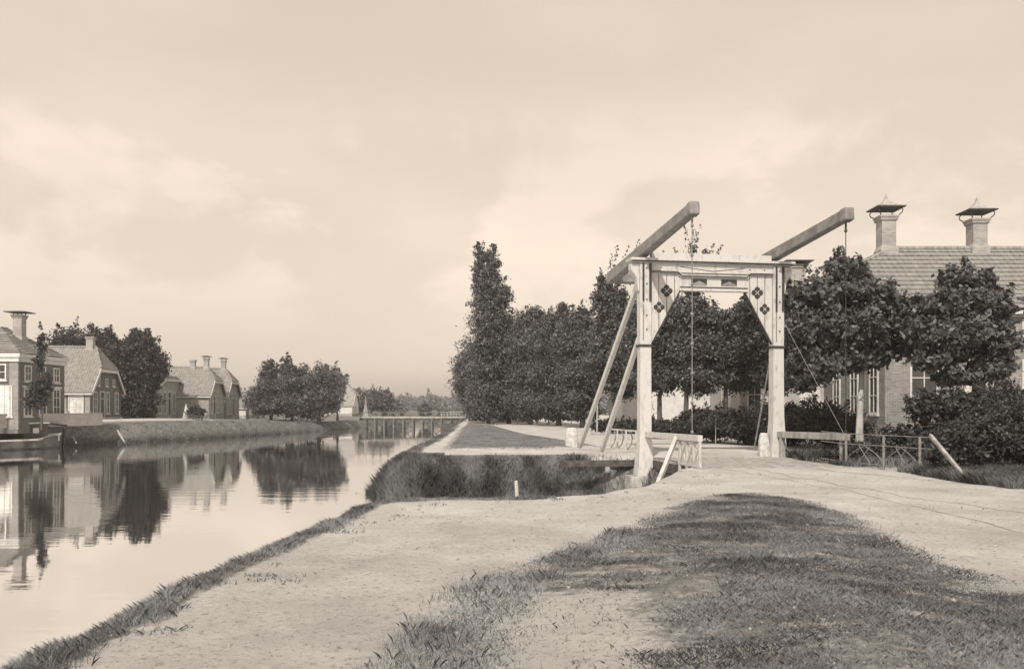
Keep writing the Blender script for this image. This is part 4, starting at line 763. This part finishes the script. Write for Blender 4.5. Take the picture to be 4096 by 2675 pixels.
m = MB(); m.bar((.0, -3.0, .78), loc_(3.84, 22.6, -.45), .10, .12); m.build('rail_brace', M['white'], br)
m = MB(); m.bar((SP-.02, -.2, .74), (SP-.02, -4.35, .80), .14, .20); m.bar((SP-.02, -4.0, .7), (SP-.02, -4.0, -.1), .08, .08); m.bar((SP-.02, -.45, .7), (SP-.02, -.45, -.25), .14, .14); m.build('handrail', M['greywood'], br, bevel=.01)
# masonry abutments
for nm, y0, y1, lb in (('abutment', -4.95, -4.62, 'brick quay wall under the near end of the bridge leaf'), ('abutment', .45, .8, 'brick quay wall under the portal end of the bridge')):
    m = MB(); m.box(-.15, SP+.5, y0, y1, -2.0, -.07); o = m.build(nm, M['brick']); o.location = br.location; o.rotation_euler = br.rotation_euler; tag(o, lb, 'quay wall')

m = MB()  # added black sheeting, its colour stands for the dark void beside the bridge
for a_, b_, n9 in ((Vector((2.5, 29.0, 0)), Vector((4.02, 27.85, 0)), 14), (Vector((4.06, 27.8, 0)), Vector((4.95, 26.3, 0)), 11)):
    for i in range(n9):
        p0 = a_.lerp(b_, i/n9); p1 = a_.lerp(b_, (i+.92)/n9); zt_ = -.24-.05*((i*7) % 3)
        m.bar((p0.x, p0.y, (zt_-2.0)/2), (p1.x, p1.y, (zt_-2.0)/2), .09, zt_+2.0)
tag(m.build('void_sheeting', M['voidwood']), 'black sheeting added for the shaded void behind the left bridge post', 'shade sheet')
# iron railing on the right of the near bank
ra = empty('iron_railing', (9.2, 23.5, 0), 0, 'thin iron railing with scrollwork along the ditch right of the bridge', 'railing')
bs = [(9.2, 23.5), (9.67, 22.2), (9.99, 20.9)]
for i, (x, y) in enumerate(bs):
    m = MB(); m.tube([(x-9.2, y-23.5, -.1), (x-9.2, y-23.5, .9)], .035, 8); m.build('railing_post', M['greyiron'], ra)
rl = MB()
for z in (.9, .62, .12): rl.tube([(-.25, 1.2, z+.03)]+[(x-9.2, y-23.5, z) for x, y in bs]+[(.95, -2.95, z)], .013, 6)
rl.build('railing_bar', M['greyiron'], ra)
for i in range(2):
    a = Vector((bs[i][0]-9.2, bs[i][1]-23.5, 0)); b = Vector((bs[i+1][0]-9.2, bs[i+1][1]-23.5, 0)); m = MB()
    for s0, s1 in ((0, 1), (1, 0)):
        pts = []
        for j in range(9):
            f = j/8; pts.append(a.lerp(b, s0+(s1-s0)*(f**1.6*.5 if f < 1 else .5))+Vector((0, 0, .14+.46*f)))
        m.tube(pts, .011, 5)
    m.tube([a.lerp(b, .35)+Vector((0, 0, .6)), a.lerp(b, .65)+Vector((0, 0, .14))], .011, 5); m.tube([a.lerp(b, .65)+Vector((0, 0, .6)), a.lerp(b, .35)+Vector((0, 0, .14))], .011, 5)
    m.build('railing_scroll', M['greyiron'], ra)
m = MB(); m.bar((10.15, 20.7, .95), (9.92, 18.5, 0.0), .07, .07); tag(m.build('slanting_pole', M['greywood']), 'slanting weathered pole propped against the end of the iron railing', 'pole')
# far curved railing on the island side
rb = empty('chain_railing', (3.9, 33, 0), 0, 'low white railing with curved iron bars behind the left bridge post', 'railing')
for i, (px, Y) in enumerate(((2440, 34), (2470, 33), (2505, 32), (2545, 31))):
    x = PX(px, Y)-3.9; m = MB(); m.tube([(x, Y-33, 0), (x, Y-33, .75)], .035, 8); m.build('railing_post', M['white'], rb)
    m = MB(); m.tube([(x+.16, Y-33, .75), (x+.22, Y-33.1, .45), (x+.15, Y-33.15, .2), (x+.02, Y-33.1, .05)], .022, 6); m.build('curved_bar', M['greyiron'], rb)
m = MB(); m.bar((PX(2435, 34)-3.9, 1, .75), (PX(2555, 31)-3.9, -2, .75), .06, .06); m.build('railing_bar', M['white'], rb)
# stones, stakes
def rough_stone(name, x, y, z, w, d, h, label, cat, seed, top=.8):
    r = random.Random(seed); m = MB(); prof = [(1.0, -.1), (1.04, h*.3), (.98, h*.6), (top*1.06, h*.88), (top*.8, h)]
    n_ = 10; b = []
    for s_, zz in prof:
        for k in range(n_):
            a = 2*math.pi*k/n_; c_, s2 = math.cos(a), math.sin(a); e_ = (abs(c_)**4+abs(s2)**4)**-.25
            m.v.append((c_*e_*w/2*s_*(1+r.uniform(-.04, .04)), s2*e_*d/2*s_*(1+r.uniform(-.04, .04)), zz+r.uniform(-.01, .01)))
    for i in range(len(prof)-1):
        for k in range(n_): m.f.append((i*n_+k, i*n_+(k+1) % n_, (i+1)*n_+(k+1) % n_, (i+1)*n_+k))
    m.f.append(tuple(range(n_))[::-1]); m.f.append(tuple((len(prof)-1)*n_+k for k in range(n_)))
    o = m.build(name, M['stone'], smooth=False, bevel=.02); o.location = (x, y, z); tag(o, label, cat); return o
rough_stone('guard_stone', PX(2286, 34.5), 34.5, 0, .50, .45, .80, 'squat pale stone at the foot of the long back stay', 'guard stone', 1)
rough_stone('guard_stone', PX(3055, 28.0), 28.0, 0, .34, .34, .78, 'pale upright stone beside the right bridge post', 'guard stone', 2, .75)
m = MB(); m.bar((PX(2070, 15.9), 15.9, -.25), (PX(2064, 15.9), 15.9, .27), .07, .07, .055, .055); tag(m.build('marker_stake', M['white']), 'short white wooden stake at the edge of the sandy path', 'stake')
m = MB(); m.bar((PX(2355, 52), 52, 0), (PX(2372, 52), 52, .75), .07, .07); m.bar((PX(2388, 52), 52, 0), (PX(2372, 52), 52, .75), .07, .07); tag(m.build('trestle', M['white']), 'small white A shaped trestle by the road behind the back stays', 'trestle')
m = MB(); m.tube([(PX(2388, 50), 50, 0), (PX(2390, 50), 50, 2.1)], .05, 8); m.lathe(PX(2388, 50), 50, [(.5, -.03), (.42, .1), (.1, .16)], 10); tag(m.build('mooring_post', M['greywood']), 'thin upright post in a dark earth collar behind the back stays', 'post')
m = MB(); m.tube([(PX(2862, 37), 37, 0), (PX(2864, 37), 37, 1.15)], .018, 6); tag(m.build('garden_cane', M['greywood']), 'thin pale cane standing before the round clipped shrub', 'cane')
# low dark log lying by the road and two sticks on the far bank
m = MB(); m.tube([(PX(1965, 75), 75, .18), (PX(1978, 75), 75, .42), (PX(1992, 75), 75.1, .40)], [.12, .2, .15], 8); m.bar((PX(1972, 75), 75, 0), (PX(1974, 75), 75, .4), .08, .08); m.bar((PX(1988, 75), 75, 0), (PX(1988, 75), 75, .4), .08, .08); tag(m.build('tree_stump', M['darkwood']), 'dark knotty stump at the edge of the pale road by the lawn', 'stump')
m = MB(); m.tube([(PX(470, 66), 66, -.2), (PX(500, 64.6), 64.6, -1.1)], .07, 7); tag(m.build('mooring_pole', M['greywood']), 'pale pole lying slantwise on the far bank grass', 'pole')
m = MB(); m.tube([(PX(290, 64), 64, -.6), (PX(305, 62.6), 62.6, -1.0)], .06, 7); tag(m.build('mooring_pole', M['greywood']), 'short pale stick poking from the water right of the barge', 'pole')
# telegraph-like pole by the cottage
m = MB(); m.tube([(PX(990, 108), 108, -.2), (PX(994, 108), 108, 2.8)], [.16, .1], 8); tag(m.build('wooden_post', M['greywood']), 'upright grey post in front of the low white cottage', 'post')
m = MB(); m.tube([(PX(1463, 122), 122, -.3), (PX(1463, 122), 122, 3.1)], [.16, .06], 8); m.lathe(PX(1463, 122), 122, [(.5, 0), (.25, 1.2), (.12, 2.2)], 8); tag(m.build('bollard_post', M['greywood']), 'grey tapering post at the left end of the timber canal bridge', 'post')

# timber canal bridge far off
fb = empty('timber_bridge', (-19.5, 113, 0), 0, 'low dark timber bridge crossing the canal in the distance', 'bridge')
m = MB(); m.box(-.5, 13.2, -1.1, 1.1, .12, .30); m.build('deck', M['greywood'], fb)
m = MB(); m.box(-.5, 13.2, -1.0, -.8, -.2, .118); m.build('girder', M['darkwood'], fb)
for i in range(11):
    m = MB(); x = .2+i*1.25
    for y in (-.95, .95): m.tube([(x, y, -2.2), (x, y, .1)], .10, 7)
    m.bar((x, -1, -.25), (x, 1, -.25), .2, .2); m.build('pile', M['farwood'], fb)  # piles in a paler tone than the braces, for lower contrast
m = MB()
for i in range(10):
    if i % 3 != 2: m.bar((.2+i*1.25, -.97, -1.2), (1.4+i*1.25, -.97, -.1), .12, .12); m.bar((.2+i*1.25, -.9, -.1), (1.4+i*1.25, -.9, -1.2), .12, .12)
m.build('cross_brace', M['darkwood'], fb)
m = MB()
for y in (-1.05, 1.05):
    m.bar((-.5, y, .85), (13.2, y, .85), .07, .07)
    for i in range(12): m.bar((-.3+i*1.2, y, .3), (-.3+i*1.2, y, .85), .08, .08)
m.build('parapet', M['farwood'], fb)
m = MB(); m.bar((10.5, -1.6, -1.0), (17.0, -4.6, -.9), 1.2, .9); m.build('fender', M['darkwood'], fb)
rw = MB()
for i in range(9):
    rw.bar((-10+i*.42, 121-i*0, .0), (-10+i*.42, 121, .9), .07, .07)
rw.bar((-10.2, 121, .85), (-6.4, 121, .95), .07, .07); rw.bar((-10.2, 121, .5), (-6.4, 121, .55), .06, .06)
tag(rw.build('wooden_fence', M['greywood']), 'low wooden fence at the right end of the timber canal bridge', 'fence')

# barge at the left edge
bt = empty('canal_barge', (-34.0, 59.6, WATER_Z), R(54), 'dark canal barge cut by the left edge, moored at the far bank', 'boat')
def hull():
    m = MB(); n_ = 15; st = []
    for i in range(n_):
        u = i/(n_-1); x = -9+u*11.5; w_ = 1.45*(1-max(0, (u-.72)/.28)**2.2); sh = .65+.35*max(0, (u-.6)/.4)**2
        st.append([(x, -w_*.75, -.3), (x, -w_, .15), (x, -w_, sh), (x, w_, sh), (x, w_, .15), (x, w_*.75, -.3)])
    for s_ in st: m.v += s_
    for i in range(n_-1):
        for k in range(6): q = (k+1) % 6; m.f.append((i*6+k, i*6+q, i*6+6+q, i*6+6+k))
    m.f.append((0, 1, 2, 3, 4, 5)); m.f.append(tuple((n_-1)*6+k for k in range(6))); return m
hull().build('hull', M['hull'], bt)
m = MB(); m.bar((-9, -1.46, .62), (.2, -1.44, .66), .06, .12); m.bar((.2, -1.44, .66), (2.4, -.15, 1.0), .06, .12); m.build('rubbing_strake', M['white'], bt)
m = MB(); m.box(-7.5, -2.6, -1.0, 1.0, .62, 1.35); m.box(-7.6, -2.5, -1.08, 1.08, 1.352, 1.42); cb_ = m.build('hatch_cover', M['greywood'], bt)
m = MB(); m.box(-.5, 1.1, -.9, .9, .60, 1.75); cbn = m.build('cabin', M['darkwood'], bt)
m = MB(); m.box(-.6, 1.2, -1.0, 1.0, 1.752, 1.84); m.build('cabin_roof', M['white'], cbn)
m = MB(); m.box(.1, .5, -.925, -.903, 1.1, 1.45); m.build('cabin_window', M['white'], cbn)
m = MB(); m.bar((.3, 0, 1.9), (2.9, 0, 1.55), .12, .14); m.bar((2.6, 0, -.3), (2.7, 0, 1.3), .08, .28); m.build('rudder', M['darkwood'], bt)
m = MB(); m.box(1.3, 2.2, -.5, .5, .9, 1.02); m.bar((1.4, -.4, .5), (1.4, -.4, .9), .1, .1); m.bar((2.1, -.4, .5), (2.1, -.4, .9), .1, .1); m.build('stern_bench', M['white'], bt)

# person with a dark load, far off on the left bank road
def person(name, loc, rz, label):
    root = empty(name, loc, rz, label, 'person')
    me = bpy.data.meshes.new('body')
    J = [(0, 0, .92), (0, .03, 1.15), (0, .06, 1.38), (0, .07, 1.50), (0, .09, 1.60), (0, .10, 1.70), (.09, 0, .90), (.10, .12, .50), (.10, .02, .08), (.10, .16, .03), (-.09, 0, .90), (-.10, -.12, .50), (-.10, -.32, .10), (-.10, -.18, .03),
         (.18, .06, 1.42), (.22, .14, 1.16), (.18, .38, 1.08), (.17, .46, 1.06), (-.18, .06, 1.42), (-.22, .14, 1.16), (-.18, .38, 1.08), (-.17, .46, 1.06)]
    E = [(0, 1), (1, 2), (2, 3), (3, 4), (4, 5), (0, 6), (6, 7), (7, 8), (8, 9), (0, 10), (10, 11), (11, 12), (12, 13), (2, 14), (14, 15), (15, 16), (16, 17), (2, 18), (18, 19), (19, 20), (20, 21)]
    rad = [.14, .13, .15, .06, .10, .07, .10, .07, .05, .035, .10, .07, .05, .035, .07, .05, .04, .035, .07, .05, .04, .035]
    me.from_pydata(J, E, []); o = bpy.data.objects.new('body', me); COL.objects.link(o); o.parent = root
    sk = o.modifiers.new('skin', 'SKIN')
    for i, v in enumerate(me.skin_vertices[0].data): v.radius = (rad[i], rad[i]); v.use_root = (i == 0)
    ss = o.modifiers.new('sub', 'SUBSURF'); ss.levels = ss.render_levels = 1; me.materials.append(M['cloth'])
    s_ = MB(); s_.lathe(0, 0, [(.20, .88), (.24, .6), (.30, .22), (.28, .20), (.15, .9)], 12); s_.build('skirt', M['greywood'], root)
    h_ = MB(); h_.lathe(0, .09, [(.05, 1.50), (.10, 1.55), (.115, 1.64), (.10, 1.72), (.04, 1.77)], 10); h_.build('head', M['skin'], root, smooth=True)
    c_ = MB(); c_.lathe(0, .08, [(.12, 1.66), (.125, 1.70), (.10, 1.77), (.03, 1.80)], 10); c_.build('cap', M['clothdark'], root, smooth=True)
    return root
person('person', (PX(742, 85), 85.0, .25), R(-80), 'person in light clothes standing on the far bank road beside a dark cart')
ct = empty('hand_cart', (PX(786, 85), 85.0, .25), 0, 'dark rounded hand cart load beside the person in light clothes', 'cart')
m = MB(); m.box(-.7, .7, -.4, .4, .42, .55); m.bar((-.7, -.3, .5), (-1.15, -.3, .95), .05, .05); m.bar((-.7, .3, .5), (-1.15, .3, .95), .05, .05); m.build('cart_bed', M['darkwood'], ct)
for y in (-.45, .45):
    m = MB(); m.tube([(.1+.42*math.cos(a*math.pi/8), y, .42+.42*math.sin(a*math.pi/8)) for a in range(17)], .035, 6)
    for a in range(4): m.bar((.1-.4*math.cos(a*math.pi/4), y, .42-.4*math.sin(a*math.pi/4)), (.1+.4*math.cos(a*math.pi/4), y, .42+.4*math.sin(a*math.pi/4)), .03, .03)
    m.build('wheel', M['darkwood'], ct)
V, Fc, rv = leaves([(0, 0, .85, .75, .45, .42), (.3, 0, .7, .5, .4, .35)], 3500, .12, 90, .1, .4); np_mesh('load', V, Fc, M['leafdark'], ct, rv)

tree('slender_tree', (PX(166, 56.5), 56.5, .2), [(PX(166, 56.5), 56.5, 5.6, .35, .35, 1.0), (PX(160, 56.5), 56.5, 4.4, .3, .3, .9), (PX(172, 56.5), 56.4, 2.6, .6, .5, 1.0), (PX(140, 56.5), 56.4, 1.9, .7, .5, .7)], 3500, .16, 'slender young tree in front of the tall house at the left edge', m='leafdark', trunk_r=.07, seed=95, gap=.3, trunk_top=5.5)
hzb = MB(); hzb.box(-4200, 4200, -400, 5400, -3.4, 22); hzo = hzb.build('haze', bpy.data.materials.new('air'))
hm = hzo.data.materials[0]; hm.use_nodes = True; ht = hm.node_tree; ht.nodes.clear(); ho = ht.nodes.new('ShaderNodeOutputMaterial'); hv = ht.nodes.new('ShaderNodeVolumePrincipled')
hv.inputs['Color'].default_value = (.95, .95, .95, 1); hv.inputs['Density'].default_value = HAZE; hv.inputs['Anisotropy'].default_value = .3; ht.links.new(hv.outputs[0], ho.inputs['Volume']); tag(hzo, kind='stuff')
print('faces', sum(len(o.data.polygons) for o in bpy.data.objects if o.type == 'MESH'))
